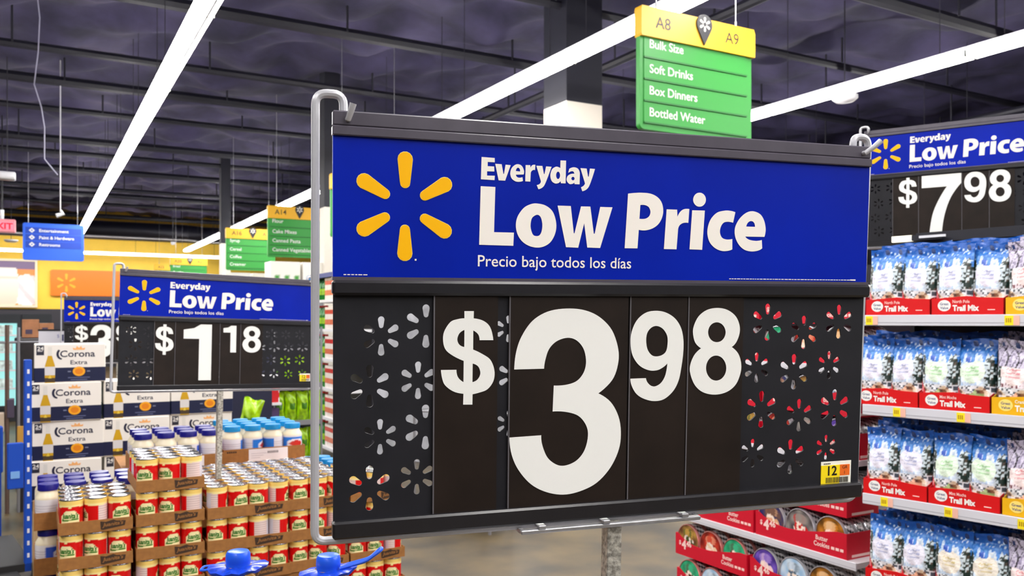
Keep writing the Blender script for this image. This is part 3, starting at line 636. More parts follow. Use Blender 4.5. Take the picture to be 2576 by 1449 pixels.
m = MB(); m.box(1.08, 1.36, 3.79, 4.2, 0, 0.744, KRAFT); tag(m.build('cardboard_carton'), 'plain brown carton under the low sky-blue-lid jars', 'carton')

# ------------------------------------------------------------------ beer cartons
def make_beer(w=0.385, d=0.27, h=0.2335):
    m = MB(); m.box(0, w, 0, d, 0, h, PRINT, (238, 232, 224), bev=0.004); m.box(-0.0006, w + 0.0006, -0.0006, d + 0.0006, 0.003, h * 0.40, PRINT, (14, 24, 62), bev=0.003)
    o = tag(m.build('beer_carton'), 'x', 'carton'); e = -0.0010
    m = MB(); q = lambda a, b: (a, e, b); GOLD = (240, 166, 28)
    m.text('Corona', w * .355, h * .665, PRINT, (22, 26, 56), h=0.040, w=0.190, bold=0.015, mp=q); m.text('Extra', w * .50, h * .47, PRINT, (40, 44, 70), h=0.026, w=0.092, bold=0.01, mp=q)
    cx = w * .355 + 0.010; m.flat([[(cx + 0.03 * math.cos(t) , h * .74 + 0.034 * math.sin(t)) for t in [2.2 + k * .22 for k in range(12)]] + [(cx + 0.02 * math.cos(t) + 0.003, h * .74 + 0.026 * math.sin(t)) for t in [4.62 - k * .22 for k in range(12)]]], q, PRINT, (22, 26, 56))
    c = w * .62
    m.flat([[(c - .030, h * .845), (c + .030, h * .845), (c + .034, h * .90), (c + .018, h * .88), (c + .012, h * .945), (c, h * .90), (c - .012, h * .945), (c - .018, h * .88), (c - .034, h * .90)]], q, PRINT, (244, 178, 110))
    m.flat([[(c + .034 * math.cos(t), h * .285 + .029 * math.sin(t)) for t in [k * .2618 for k in range(24)]]], q, PRINT, GOLD); m.flat([[(c + .022 * math.cos(t), h * .285 + .018 * math.sin(t)) for t in [k * .2618 for k in range(24)]]], lambda a, b: (a, e - .0003, b), PRINT, (226, 130, 16))
    for s in (-1, 1): m.box(c + s * .052 - .009, c + s * .052 + .009, e, 0, h * .27, h * .30, PRINT, (120, 126, 150))
    for k, ww in enumerate((.060, .045)): m.box(c - ww, c + ww, e, 0, h * (.115 - .055 * k), h * (.135 - .055 * k), PRINT, (96, 104, 140))
    m.flat([[(w * .03, h * .72), (w * .135, h * .72), (w * .135, h * .97), (w * .03, h * .97)]], q, PRINT, (40, 42, 56)); m.text('24', w * .042, h * .845, PRINT, (236, 232, 226), h=.022, w=.033, bold=.02, mp=lambda a, b: (a, e - .0003, b)); m.box(w * .045, w * .115, e - .0003, 0, h * .81, h * .835, PRINT, (200, 196, 196))
    # the bottle picture
    b = w * .215; bt = [(.027, .0), (.028, .40), (.025, .47), (.014, .64), (.010, .72), (.010, .88)]
    m.flat([[(b - x, h * z) for x, z in bt] + [(b + x, h * z) for x, z in bt[::-1]]], lambda a, c_: (a, e - .0002, c_), PRINT, (206, 160, 20))
    m.flat([[(b - .0105, h * .70), (b + .0105, h * .70), (b + .0105, h * .93), (b - .0105, h * .93)]], lambda a, c_: (a, e - .0005, c_), PRINT, (226, 222, 214)); m.flat([[(b - .0275, h * .20), (b + .0275, h * .20), (b + .0275, h * .42), (b - .0275, h * .42)]], lambda a, c_: (a, e - .0005, c_), PRINT, (214, 210, 210)); m.flat([[(b - .0272, h * .02), (b + .0272, h * .02), (b + .0272, h * .13), (b - .0272, h * .13)]], lambda a, c_: (a, e - .0005, c_), PRINT, (70, 56, 40)); m.flat([[(b - .009, h * .12), (b + .009, h * .12), (b, h * .22)]], lambda a, c_: (a, e - .0008, c_), PRINT, (230, 200, 70))
    m.build('front_print', o); return o
BEER = make_beer()
pb = at(82, 965, 5.08)
for c in range(3):
    for r in range(6):
        top = 5 if c == 0 else 4
        if r > top: continue
        z = 1.412 - 0.2335 * (6 - r) - 0.0
        jx = (0.010 if r % 2 else -0.004) if c == 0 else 0.004 * ((r * 7 + c * 3) % 3)
        if r < 2: continue
        place(BEER, (pb.x + c * 0.392 + jx - 0.012 + (0.010 if r == 5 else 0), pb.y + 0.01 * ((r + c) % 2) + 0.02 * c, z), 0, f'white and navy beer carton, {["left", "middle", "right"][c]} column, {["top", "second", "third", "fourth"][top - r] if top - r < 4 else "fifth"} from the top', 'stacked beer cartons')
m = MB(); m.box(pb.x, pb.x + 1.19, pb.y + 0.01, pb.y + 0.31, 0, 1.412 - 0.2335 * 4 - 0.001, mat('pallet_wrap_board', (190, 160, 120), 0.7), bev=0.003); tag(m.build('pallet_stack'), 'plain board pallet stack carrying the beer cartons', 'pallet')
# ------------------------------------------------------------------ butter cookie shelves along the main aisle
CRIM = mat('crimson_carton', (206, 10, 44), 0.45); CRIMD = mat('crimson_inside', (120, 60, 40), 0.7)
PEACH = mat('pale_carton_print', (250, 214, 208), 0.5)
def make_cookie_box(w=0.49, d=0.26, h=0.104, t=0.003):
    def top(x):
        a = x / w
        if a < 0.05: return h
        return h - 0.040 * math.sin(min(1, (a - 0.05) / 0.85) ** 0.7 * math.pi) if a < 0.90 else h
    cut = [(0, 0), (w, 0)] + [(w * k / 24, top(w * k / 24)) for k in range(24, -1, -1)]
    m = MB(); m.slab([cut], 0, t, CRIM); o = tag(m.build('cookie_carton'), 'x', 'carton')
    m = MB(); m.box(0, w, t, d, 0, t, CRIM); m.box(0, t, t, d, t, h, CRIM); m.box(w - t, w, t, d, t, h, CRIM); m.box(t, w - t, d - t, d, t, h, CRIM); m.build('carton_sides', o)
    m = MB(); q = lambda a, b: (a, -0.0005, b)
    m.text('$', w * .055, h * .50, PEACH, h=.020, bold=.03, mp=q); m.text('4', w * .095, h * .34, PEACH, h=.044, bold=.04, mp=q); m.text('46', w * .165, h * .50, PEACH, h=.026, bold=.03, mp=q)
    m.build('price_print', o); m = MB()
    m.text('Butter', w * .685, h * .50, PEACH, h=.020, w=.062, bold=.02, mp=q); m.text('Cookies', w * .665, h * .255, PEACH, h=.020, w=.080, bold=.02, mp=q)
    for k in range(3): m.box(w * (.845 + .045 * k), w * (.878 + .045 * k), -.0005, 0, h * .26, h * .37, PEACH)
    m.build('lettering', o)
    m = MB(); m.box(w, w + .0006, .03, .16, h * .06, h * .16, PEACH); m.box(w, w + .0008, .19, d - .008, h * .1, h * .75, mat('grey_label', (188, 180, 184), 0.5)); m.build('end_label', o)
    return o
ART = [((92, 60, 40), (190, 150, 70), (60, 80, 40)), ((110, 26, 24), (206, 60, 40), (236, 206, 170)), ((30, 140, 96), (60, 190, 140), (90, 40, 34)), ((60, 40, 120), (120, 90, 200), (244, 214, 220)), ((150, 190, 226), (214, 230, 246), (90, 110, 130)), ((70, 66, 72), (150, 146, 140), (200, 40, 40)), ((90, 60, 26), (206, 130, 40), (250, 220, 190)), ((40, 50, 110), (110, 80, 70), (220, 170, 130))]
def make_tin(k, rimcol, R=0.0765, T=0.056):
    base, mid, acc = ART[k]
    m = MB()
    def art(a, b):
        x = a * math.cos(b * 2 * math.pi); y = a * math.sin(b * 2 * math.pi)
        if a > 0.93: return mix(base, (20, 20, 30), 0.6)
        if ((x + 0.1) / 0.34) ** 2 + ((y + 0.12) / 0.42) ** 2 < 1: return (248, 232, 218) if hsh(round(x * 7), round(y * 7), k) > 0.35 else acc
        if ((x - 0.38) / 0.25) ** 2 + ((y + 0.25) / 0.35) ** 2 < 1: return acc if hsh(round(x * 9), round(y * 6), k + 1) > .4 else (240, 226, 214)
        if ((x - 0.0) / 0.5) ** 2 + ((y - 0.45) / 0.28) ** 2 < 1: return mix(mid, acc, hsh(round(x * 5), k) * 0.7)
        return mix(base, mid, 0.5 + 0.5 * math.sin(x * 7 + k) * math.cos(y * 6 + k * 2))
    m.grid(lambda a, b: (a * 0.965 * R * math.cos(b * 2 * math.pi), 0.0015, a * 0.965 * R * math.sin(b * 2 * math.pi)), 14, 40, GLOSS, lambda a, b: art(a, b))
    m.V = m.V; m.F = [f[::-1] for f in m.F]
    o = tag(m.build('cookie_tin'), 'x', 'tin')
    m = MB(); m.T = Matrix.Rotation(math.radians(90), 4, 'X')   # lathe axis turned to face the aisle
    m.lathe([(R * 0.95, -0.0015), (R * 0.965, 0.0015), (R * 0.995, 0.001), (R + 0.0012, -0.002), (R + 0.0012, -0.015), (R, -0.0165)], 40, mat('tin_rim_' + rimcol[0], rimcol[1], 0.25, 0.6)); m.build('rim', o, smooth=True)
    m = MB()
    m.grid(lambda a, b: (R * 0.985 * math.cos(a * 2 * math.pi), 0.0165 + b * (T - 0.0165), R * 0.985 * math.sin(a * 2 * math.pi)), 64, 6, GLOSS, lambda a, b: (226, 222, 226) if (int(a * 32 + b * 1.6) % 2) else (30, 28, 34))
    m.add([(R * 0.985 * math.cos(k * math.pi / 16), T, R * 0.985 * math.sin(k * math.pi / 16)) for k in range(32)], [tuple(range(32))], GLOSS, (60, 60, 66)); m.build('tin_body', o, smooth=True, ang=60)
    return o
RIMS = {'s': ('silver', (206, 206, 214)), 'p': ('rose', (226, 150, 144)), 'd': ('dark', (44, 44, 56))}
TINS = {}
def tin(k, r):
    if (k, r) not in TINS: TINS[(k, r)] = make_tin(k, RIMS[r])
    return TINS[(k, r)]
ARTN = ['olive and gold picture', 'dark red picture', 'green picture', 'purple picture', 'pale blue picture', 'grey and red picture', 'orange and cream picture', 'navy and tan picture']
BOX = make_cookie_box(); XC = 2.82; RZ = -math.pi / 2
def unit(name, label, loc, rotz, width, depth, shelves, back_h, dark, tagspots, edge=0.035, top=None, uprights=True):
    root = thing(name, label, 'shelf unit', loc, rotz)
    m = MB(); m.box(-0.02, width, depth, depth + 0.03, 0, back_h, dark); m.build('back_panel', root)
    if uprights:
        for x in (-0.02, width - 0.012): m = MB(); m.box(x, x + 0.012, depth - 0.04, depth, 0, back_h, dark); m.build('upright', root)
    for i, z in enumerate(shelves):
        m = MB(); m.box(-0.012, width, 0.004, depth, z - 0.022, z, WHITEM); s = m.build('shelf', root)
        m = MB(); m.box(-0.014, width, -0.004, 0.0038, z - edge, z + 0.002, mat('shelf_edge_white', (214, 214, 222), 0.3), bev=0.0015); m.box(-0.014, width, -0.0046, -0.004, z - edge * 0.72, z - edge * 0.66, mat('shelf_groove', (170, 170, 180), 0.4)); r = m.build('price_rail', s)
        for x in tagspots[i] if i < len(tagspots) else []:
            m = MB(); m.box(x, x + 0.026, -0.0062, -0.0048, z - edge + 0.003, z - 0.002, PRINT, (252, 232, 40)); m.box(x + 0.026, x + 0.044, -0.0062, -0.0048, z - edge + 0.003, z - 0.002, PRINT, (244, 190, 170))
            for k in range(3): m.box(x + 0.004 + k * 0.006, x + 0.008 + k * 0.006, -0.0066, -0.0062, z - edge + 0.012, z - 0.010, PRINT, (190, 150, 20))
            m.build('price_label', s)
    return root
unit('shelf_unit', 'dark shelf unit of red cookie cartons beside the open floor', (XC, 3.35, 0), RZ, 1.09, 0.42, [0.20, 0.598, 1.0, 1.372], 1.80, DARKM, [], edge=0.030)
def cookie_box_at(y, z, arts, rim, label, tn):
    place(BOX, (XC + 0.004, y, z + 0.0006), RZ, label, 'red cookie cartons')
    for j in range(4):
        for i in range(3):
            k = arts[i] if j == 0 else (arts[i] + j) % 8
            place(tin(k, rim), (XC + 0.010 + j * 0.0585, y - 0.005 - (i + 0.5) * 0.160, z + 0.0042 + 0.0777), RZ, f'tin with {ARTN[k]}, {ORD[i]} from left, {"front" if j == 0 else ORD[j]} row, {tn}', 'cookie tins in the red cartons')
cookie_box_at(2.800, 0.598, [7, 5, 6], 's', 'red cookie carton under the big sign, right one directly on its shelf', 'right second shelf carton')
cookie_box_at(3.305, 0.598, [0, 1, 3], 's', 'red cookie carton left of another on the second shelf, next to the big pole', 'left second shelf carton')
cookie_box_at(2.800, 0.766, [4, 2, 7], 's', 'red cookie carton stacked on top of the right one on the second shelf', 'stacked second shelf carton')
cookie_box_at(3.345, 0.385, [0, 1, 2], 'p', 'red cookie carton nearest the open floor, upper one of the lowest shelf', 'upper left lowest shelf carton')
cookie_box_at(2.835, 0.385, [3, 4, 6], 's', 'red cookie carton with purple and pale blue tins, upper right on the lowest shelf', 'upper right lowest shelf carton')
cookie_box_at(3.335, 0.213, [2, 4, 1], 'p', 'red cookie carton at the very bottom nearest the open floor', 'bottom left carton')
cookie_box_at(2.835, 0.213, [5, 6, 0], 's', 'red cookie carton at the very bottom, right of its twin', 'bottom right carton')
cookie_box_at(2.760, 1.0, [1, 5, 3], 's', 'red cookie carton on the third shelf behind the trail mix pouches', 'right third shelf carton')
cookie_box_at(3.270, 1.0, [6, 2, 0], 's', 'red cookie carton on the third shelf behind the big sign', 'left third shelf carton')
cookie_box_at(2.760, 1.168, [7, 0, 4], 's', 'red cookie carton stacked second on the third shelf, right', 'upper right third shelf carton')
cookie_box_at(3.270, 1.168, [3, 6, 5], 's', 'red cookie carton stacked second on the third shelf, left', 'upper left third shelf carton')
cookie_box_at(2.760, 1.372, [2, 1, 6], 's', 'red cookie carton on the top shelf, right one', 'right top shelf carton')
cookie_box_at(3.270, 1.372, [5, 3, 1], 's', 'red cookie carton on the top shelf, left one', 'left top shelf carton')
cookie_box_at(2.760, 1.540, [0, 4, 2], 's', 'red cookie carton stacked highest of all, right one', 'highest right carton')
cookie_box_at(3.270, 1.540, [6, 7, 3], 's', 'red cookie carton stacked highest of all, left one', 'highest left carton')

# ------------------------------------------------------------------ trail mix shelves
AT = math.radians(11.2); p0 = at(2180, VH, 3.1)
TROOT = (p0.x, p0.y, 0); TRZ = -math.pi / 2 + AT
TM = Matrix.Translation(TROOT) @ Matrix.Rotation(TRZ, 4, 'Z')
TZ = [0.600, 0.924, 1.247, 1.570]
unit('shelf_unit', 'shelf unit full of trail mix pouches in red and yellow trays', TROOT, TRZ, 1.05, 0.44, TZ, 1.86, DARKM, [[0.28], [0.055, 0.275, 0.50], [0.10, 0.315], [0.0, 0.462]], edge=0.036)
# header bar with two added glowing rails imitating reflections under the $7.98 sign
HB = D.objects['shelf_unit.001']
m = MB(); m.box(-0.02, 1.05, 0.26, 0.44, 1.845, 1.875, DARKM); m.box(-0.02, 1.05, 0.44, 0.46, 1.80, 1.90, DARKM); m.build('canopy', HB)
for z, x1 in ((1.862, 0.16), (1.828, 0.20)):
    m = MB(); m.box(-0.02, 0.055, 0.235, 0.25, z - 0.011, z + 0.011, mat('reflection_glow', (255, 248, 226), 0.4, emit=1.2)); m.box(0.055, x1, 0.235, 0.25, z - 0.010, z + 0.010, DARKM); m.box(0.085, x1 + 0.02, 0.230, 0.235, z - 0.003, z + 0.006, WHITEM); m.build('reflection_stripe', HB)
def bag_cols(kind):
    tint = {'north': (236, 234, 250), 'mint': (228, 246, 226), 'caramel': (244, 236, 224), 'choco': (250, 232, 232)}[kind]
    def f(a, b):
        x = (a - 0.5) * 2
        n = hsh(round(a * 26), round(b * 40), 3)
        ici = 0.74 + 0.05 * math.sin(x * 11) + 0.035 * math.sin(x * 23 + 1)
        if kind == 'choco':
            if b > 0.62:
                br = abs(math.sin(x * 6 + b * 9 + 1.2 * math.sin(b * 14))) < 0.22 or abs(math.sin(x * 9 - b * 12)) < 0.13
                return (34, 28, 40) if br else ((206, 198, 220) if n > 0.25 else (150, 140, 170))
        elif b > ici:
            c = mix((58, 132, 214), (14, 84, 176), (b - 0.7) / 0.25); return (206, 228, 250) if n > 0.93 else mix(c, (150, 196, 240), 0.35 if n > 0.75 and b < 0.9 else 0)
        if kind != 'choco' and b < 0.40 * (-x - 0.28) / 0.72: return (214, 24, 44) if hsh(round(a * 30), round(b * 30), 5) > 0.10 else (250, 206, 212)
        lg = ((x + 0.25) / 0.24) ** 2 + ((b - 0.715) / 0.055) ** 2
        if lg < 1: return (40, 84, 186) if lg > 0.35 or n < 0.5 else (190, 206, 244)
        ov = ((x + 0.12) / 0.64) ** 2 + ((b - 0.535) / 0.165) ** 2
        if ov < 1:
            ty = (b - 0.44) / 0.2
            if abs(x + 0.12) < 0.34 and (0.47 < b < 0.49 or 0.525 < b < 0.55 or 0.575 < b < 0.595) and n > 0.3: return mix(tint, {'north': (130, 140, 190), 'mint': (120, 190, 110), 'caramel': (200, 176, 90), 'choco': (214, 96, 110)}[kind], 0.62)
            return tint
        if b > 0.33:
            if x > 0.42 or x < -0.72:
                zz = (b * 11) % 1.0; edge = 0.42 + 0.22 * (1 - zz) + (0.1 if n > .6 else 0)
                if x > edge or x < -0.72: return (24, 46, 40) if n > 0.35 else ((86, 70, 58) if n > .2 else (214, 226, 232))
                return (206, 220, 232)
            if kind == 'choco': return (236, 222, 230) if n > .3 else (120, 60, 70)
            return mix((176, 204, 238), (240, 244, 250), n)
        if b > 0.27 + 0.05 * math.sin(x * 5): return (238, 240, 246) if n > 0.3 else (70, 80, 92)
        pal = [(228, 210, 190), (206, 176, 140), (136, 92, 66), (240, 234, 226), (92, 66, 58), (216, 190, 160), (160, 180, 120) if kind == 'mint' else (226, 170, 140), (206, 198, 206)]
        return pal[int(hsh(round(a * 11 + b * 2), round(b * 20), 7) * 8)]
    return f
def make_bag(kind, w=0.128, h=0.236, seed=0):
    def pos(sgn):
        def f(a, b):
            x = (a - 0.5) * w * (1 - 0.05 * math.sin(b * math.pi)) ; e = min(1, (1 - abs(a - 0.5) * 2) * 3.2); z = b * h
            bul = 0.024 * (math.sin(min(1, b / 0.86) * math.pi) ** 0.55 if b < 0.86 else 0) * math.sqrt(max(0, e)) + (0.010 * (1 - b / 0.25) * e if b < 0.25 else 0)
            bul += 0.0022 * math.sin(a * 17 + seed + b * 9) * math.sin(b * 21 + seed) * e
            wob = 0.004 * math.sin(a * 5 + seed) * max(0, (b - 0.8) / 0.2)
            return (x, -sgn * (bul + 0.0011) + wob, z + 0.004 * math.sin(a * 6 + seed) * b)
        return f
    m = MB(); m.grid(pos(1), 44, 64, FOIL, bag_cols(kind)); o = tag(m.build('trail_mix_pouch', smooth=True, ang=75), 'x', 'pouch')
    m = MB(); m.grid(lambda a, b: pos(-1)(1 - a, b), 16, 20, FOIL, None, (40, 60, 110)); m.build('pouch_back', o, smooth=True, ang=75)
    return o
BAGS = {k: [make_bag(k, seed=s) for s in (1, 4)] for k in ('north', 'mint', 'caramel', 'choco')}
def make_snack_tray(col, title, w=0.226, d=0.26, h=0.058, t=0.0025):
    rgb = (214, 12, 18) if col == 'red' else (238, 180, 16); TM_ = mat('tray_' + col, rgb, 0.42); txt = WHITEP; q = lambda a, b: (a, -0.0005, b)
    front = [(0, 0), (w, 0), (w, h * .92), (w * .72, h * .96), (w * .5, h * 1.06), (w * .3, h * 1.0), (0, h * .92)]
    m = MB(); m.slab([front], 0, t, TM_); o = tag(m.build('snack_tray'), 'x', 'tray')
    m = MB(); m.box(0, w, t, d, 0, t, TM_)
    for x in (0, w - t):
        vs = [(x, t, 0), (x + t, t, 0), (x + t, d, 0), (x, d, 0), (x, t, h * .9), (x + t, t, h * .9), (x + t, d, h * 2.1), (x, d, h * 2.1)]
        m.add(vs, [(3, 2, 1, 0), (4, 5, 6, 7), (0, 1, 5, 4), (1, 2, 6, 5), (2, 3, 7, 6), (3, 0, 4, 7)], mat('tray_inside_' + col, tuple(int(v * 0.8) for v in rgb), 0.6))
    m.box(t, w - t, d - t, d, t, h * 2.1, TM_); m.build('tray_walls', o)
    m = MB(); cx, cz = w * .185, h * .52
    m.flat([[(cx + w * .095 * math.cos(k * .2618), cz + h * .33 * math.sin(k * .2618)) for k in range(24)]], q, WHITEP if col == 'red' else mat('pale_yellow', (255, 226, 120), 0.5))
    dk = mat('badge_ink', (90, 90, 130) if col == 'red' else (206, 130, 30), 0.5); m.text('Great', cx, cz + h * .03, dk, h=h * .15, bold=.02, mp=lambda a, b: (a, -.0008, b), align='C'); m.text('Value', cx, cz - h * .20, dk, h=h * .15, bold=.02, mp=lambda a, b: (a, -.0008, b), align='C')
    m.build('brand_badge', o); m = MB()
    m.text(title, w * .305, h * .66, PEACH if col == 'red' else WHITEP, h=h * .19, w=w * .24, bold=.012, mp=q); m.text('Trail Mix', w * .305, h * .22, txt, h=h * .33, w=w * .37, bold=.045, mp=q)
    m.box(w * .79, w * .89, -.0005, 0, h * .24, h * .29, PEACH); m.build('lettering', o)
    return o
ST = {('red', 'North Pole'): make_snack_tray('red', 'North Pole'), ('red', 'Mint Mocha'): make_snack_tray('red', 'Mint Mocha'), ('yellow', 'Caramel'): make_snack_tray('yellow', 'Cranberry')}
def tput(proto, x, y, z, label, group, dr=0.0, tilt=None):
    p = TM @ Vector((x, y, z)); return place(proto, p, TRZ + dr, label, group, tilt)
SN = ['lowest shelf', 'third shelf down', 'second shelf down', 'top shelf']
layout = [ # shelf: trays, bags in front
    (0, [('red', 'North Pole', -0.006), ('red', 'Mint Mocha', 0.225), ('yellow', 'Caramel', 0.456)], ['north', 'north', 'caramel', 'caramel', 'choco', 'choco']),
    (1, [('red', 'North Pole', -0.014), ('red', 'Mint Mocha', 0.218), ('yellow', 'Caramel', 0.452)], ['north', 'north', 'mint', 'mint', 'choco', 'choco']),
    (2, [('red', 'North Pole', -0.045), ('red', 'Mint Mocha', 0.187), ('yellow', 'Caramel', 0.420)], ['north', 'north', 'mint', 'mint', 'choco', 'choco']),
    (3, [('red', 'North Pole', -0.004), ('red', 'North Pole', 0.229), ('yellow', 'Caramel', 0.462)], ['north', 'north', 'north', 'north', 'choco', 'choco'])]
br = random.Random(5)
for s, trays, kinds in layout:
    z = TZ[s] + 0.0025
    for t, (c, ti, x) in enumerate(trays):
        tput(ST[(c, ti)], x, 0.004, z, f'{c} trail mix tray, {["left", "middle", "right"][t]} one on the {SN[s]}', 'trail mix trays')
        for row in range(3):
            for b in range(2):
                k = kinds[t * 2 + b]; nm = {'north': 'blue-white', 'mint': 'blue-and-mint', 'caramel': 'blue-and-cream', 'choco': 'white branch-print'}[k]
                tput(BAGS[k][(row + b + s) % 2], x + 0.058 + b * 0.110 + br.uniform(-.003, .003), 0.040 + row * 0.060 + b * 0.010 + br.uniform(-.004, .004), z + 0.004 + (0.012 * row), f'{nm} pouch, {["left", "right"][b]} in {["front", "second", "back"][row]} row, {["left", "middle", "right"][t]} tray, {SN[s]}', 'trail mix pouches', br.uniform(-.10, .10), (br.uniform(-.05, .0) - 0.03, br.uniform(-.025, .025)))
# ------------------------------------------------------------------ oil jugs with blue caps in the foreground
def make_jug(handle_up):
    o = thing('oil_jug', 'x', 'jug')
    OIL = mat('golden_oil', (232, 178, 40), 0.15, coat=0.4); CAPB = mat('bright_blue_cap', (36, 98, 240), 0.3); SK = mat('blue_collar', (16, 62, 196), 0.28, noise=0.35, nscale=130)
    m = MB(); R = 0.062
    m.lathe([(0.001, 0), (R - .008, 0), (R, .010), (R, .20), (R - .006, .225), (R - .022, .255), (.026, .270), (.022, .276), (.022, .290)], 32, OIL, cap1=True); m.build('bottle', o, smooth=True, ang=50)
    m = MB(); m.grid(lambda a, b: ((R + .0006) * math.sin(a * 6.2832), -(R + .0006) * math.cos(a * 6.2832), .04 + b * .15), 40, 10, GLOSS, lambda a, b: (206, 30, 40) if 0.2 < b < 0.75 else (244, 240, 236)); m.build('label_wrap', o, smooth=True)
    m = MB(); m.lathe([(.0208, .283), (.0208, .288), (.0200, .2885), (.0196, .296), (.0202, .2968), (.0196, .3085), (.0170, .3130), (.0145, .3138), (.0001, .3142)], 40, CAPB); m.build('cap', o, smooth=True, ang=40)
    m = MB(); n = 44; vs = []; rings = 5
    for j in range(rings):
        t = j / (rings - 1)
        for i in range(n):
            a = 2 * math.pi * i / n; wide = 0.0215 + t * (0.0225 + (0.006 if not handle_up else 0.004) * abs(math.cos(a)))
            vs.append((wide * math.cos(a), wide * 0.86 * math.sin(a), .2905 - .0035 * t ** 2 + .006 * t * math.cos(a) * (0.5 if not handle_up else 1) + .0014 * math.sin(a * 11) * t + (.0022 * t * math.cos(2 * a))))
    m.add(vs, [(j * n + i, j * n + (i + 1) % n, (j + 1) * n + (i + 1) % n, (j + 1) * n + i) for j in range(rings - 1) for i in range(n)], SK)
    low = [(x * .97, y * .97, z - .0045 - .0015 * math.sin(k * 1.3)) for k, (x, y, z) in enumerate(vs[-n:])]; b = len(m.V) - n
    m.add(vs[-n:] + low, [(i, (i + 1) % n, n + (i + 1) % n, n + i) for i in range(n)] + [tuple(range(n, 2 * n))[::-1]], SK); m.build('collar', o, smooth=True, ang=50)
    m = MB()
    if handle_up: m.tube(fillet([(.020, -.010, .293), (.062, -.012, .304), (.088, -.010, .322), (.088, .006, .322), (.066, .020, .300), (.024, .022, .289)], .008), .0030, 8, CAPB)
    else: m.tube(fillet([(-.030, -.012, .287), (-.058, -.014, .2845), (-.060, .010, .2845), (-.028, .014, .287)], .006), .0022, 8, CAPB)
    m.build('carry_handle', o, smooth=True); return o
dcap = 1.42
p = at(599, 1384, dcap); j = make_jug(False); place(j, (p.x, p.y, p.z - .3142), math.radians(-28), 'oil jug with bright blue cap, left of the two at the bottom edge')
p = at(826, 1394, dcap); j = make_jug(True); place(j, (p.x, p.y, p.z - .3142), math.radians(-24), 'oil jug with bright blue cap and raised strap handle, right of the two')
zb = at(599, 1384, dcap).z - .3142; zb2 = p.z - .3142
pc = at(1545, 1400, 1.07)
m = MB(); a = at(520, VH, 1.48); b = at(900, VH, 1.48)
m.T = Matrix.Translation((a.x, a.y, 0)) @ Matrix.Rotation(math.atan2(b.y - a.y, b.x - a.x), 4, 'Z')
m.box(-.02, .33, -.14, .16, 0, min(zb, zb2) - .0005, KRAFT, bev=.003); m.box(.145, .33, -.14, .16, min(zb, zb2) - .0005, zb2 - .0003, KRAFT) if zb2 > zb else m.box(-.02, .13, -.14, .16, min(zb, zb2) - .0005, zb - .0003, KRAFT)
tag(m.build('cardboard_display_stand'), 'brown cardboard stand the two blue-capped oil jugs rest on', 'display stand')
m = MB(); pb_ = D.objects['price_sign'].matrix_world.translation
m.box(pb_.x - .16, pb_.x + .16, pb_.y - .14, pb_.y + .16, 0, pb_.z - .004, mat('grey_bin', (120, 120, 126), 0.5), bev=.004); m.box(pb_.x - .05, pb_.x + .05, pb_.y - .05, pb_.y + .05, pb_.z - .004, pb_.z + .001, STEEL, bev=.001)
tag(m.build('display_bin'), 'grey display bin holding the chrome pole of the large price sign', 'display bin')

# ------------------------------------------------------------------ chip bags and displays beyond the jars
LIME = mat('lime_foil', (164, 212, 10), 0.22, noise=0.45, nscale=16, bump=0.5, spec=0.7); LIME2 = mat('lime_foil_print', (64, 120, 14), 0.35)
def make_chip(w=0.118, h=0.27):
    def pos(sg):
        return lambda a, b: ((a - .5) * w * (1 - .12 * math.sin(b * math.pi)), -sg * (.045 * math.sin(b * math.pi) ** .6 * math.sqrt(max(0, min(1, (1 - abs(a - .5) * 2) * 2.4))) + .004 * math.sin(a * 12 + b * 16)), b * h + .006 * math.sin(a * 9))
    m = MB(); m.grid(pos(1), 20, 24, LIME); m.grid(lambda a, b: pos(-1)(1 - a, b), 20, 24, LIME); o = tag(m.build('chip_bag', smooth=True, ang=70), 'x', 'bag')
    m = MB(); f = pos(1); m.grid(lambda a, b: Vector(f(.25 + a * .5, .42 + b * .2)) + Vector((0, -.002, 0)), 8, 6, LIME2); m.build('bag_print', o, smooth=True)
    return o
CHIP = make_chip()
pr = at(697, VH, 7.6)
rk = thing('wire_rack', 'dark wire rack with two shelves of lime chip bags beyond the jars', 'rack', (pr.x, pr.y, 0))
WIRE = mat('grey_wire', (150, 150, 156), 0.4, 0.5)
for x in (-.03, .40):
    for y in (0, .3): m = MB(); m.tube([(x, y, 0), (x, y, 1.5)], .011, 8, WIRE); m.build('rack_post', rk)
for z in (.30, .635, .97, 1.3):
    m = MB(); m.box(-.03, .40, 0, .3, z - .012, z, WIRE); m.box(-.03, .40, -.006, 0, z - .02, z + .025, WIRE); m.build('rack_shelf', rk)
m = MB(); m.box(-.03, .40, .3, .315, .05, 1.5, DARKM); m.build('rack_shadow_sheet', rk)  # dark sheet put in for the shadow behind the bags
for s, z in enumerate((.30, .635, .97)):
    for i in range(4):
        place(CHIP, (pr.x + .035 + i * .110, pr.y + .10, z + .0075), rot_rng.uniform(-.25, .25), f'lime green chip bag, {ORD[i]} from left, {["lower", "middle", "upper"][s]} shelf of the wire rack', 'lime chip bags')
pl = at(603, 1066, 4.95)
place(CHIP, (pl.x + .02, pl.y, pl.z - .12), math.radians(-25), 'lime green chip bag lying against the beer cartons behind the jars', None, (0, math.radians(14)))
m = MB(); m.box(pl.x - .08, pl.x + .16, pl.y - .08, pl.y + .12, 0, pl.z - .128, KRAFT); tag(m.build('cardboard_carton'), 'brown carton under the single lime chip bag', 'carton')
pn = at(618, VH, 6.5)
m = MB(); m.box(pn.x - .12, pn.x + .20, pn.y, pn.y + .4, 0, 1.075, mat('navy_display', (18, 22, 52), 0.5), bev=.004); tag(m.build('display_case'), 'tall dark navy display case behind the lime bag', 'display case')
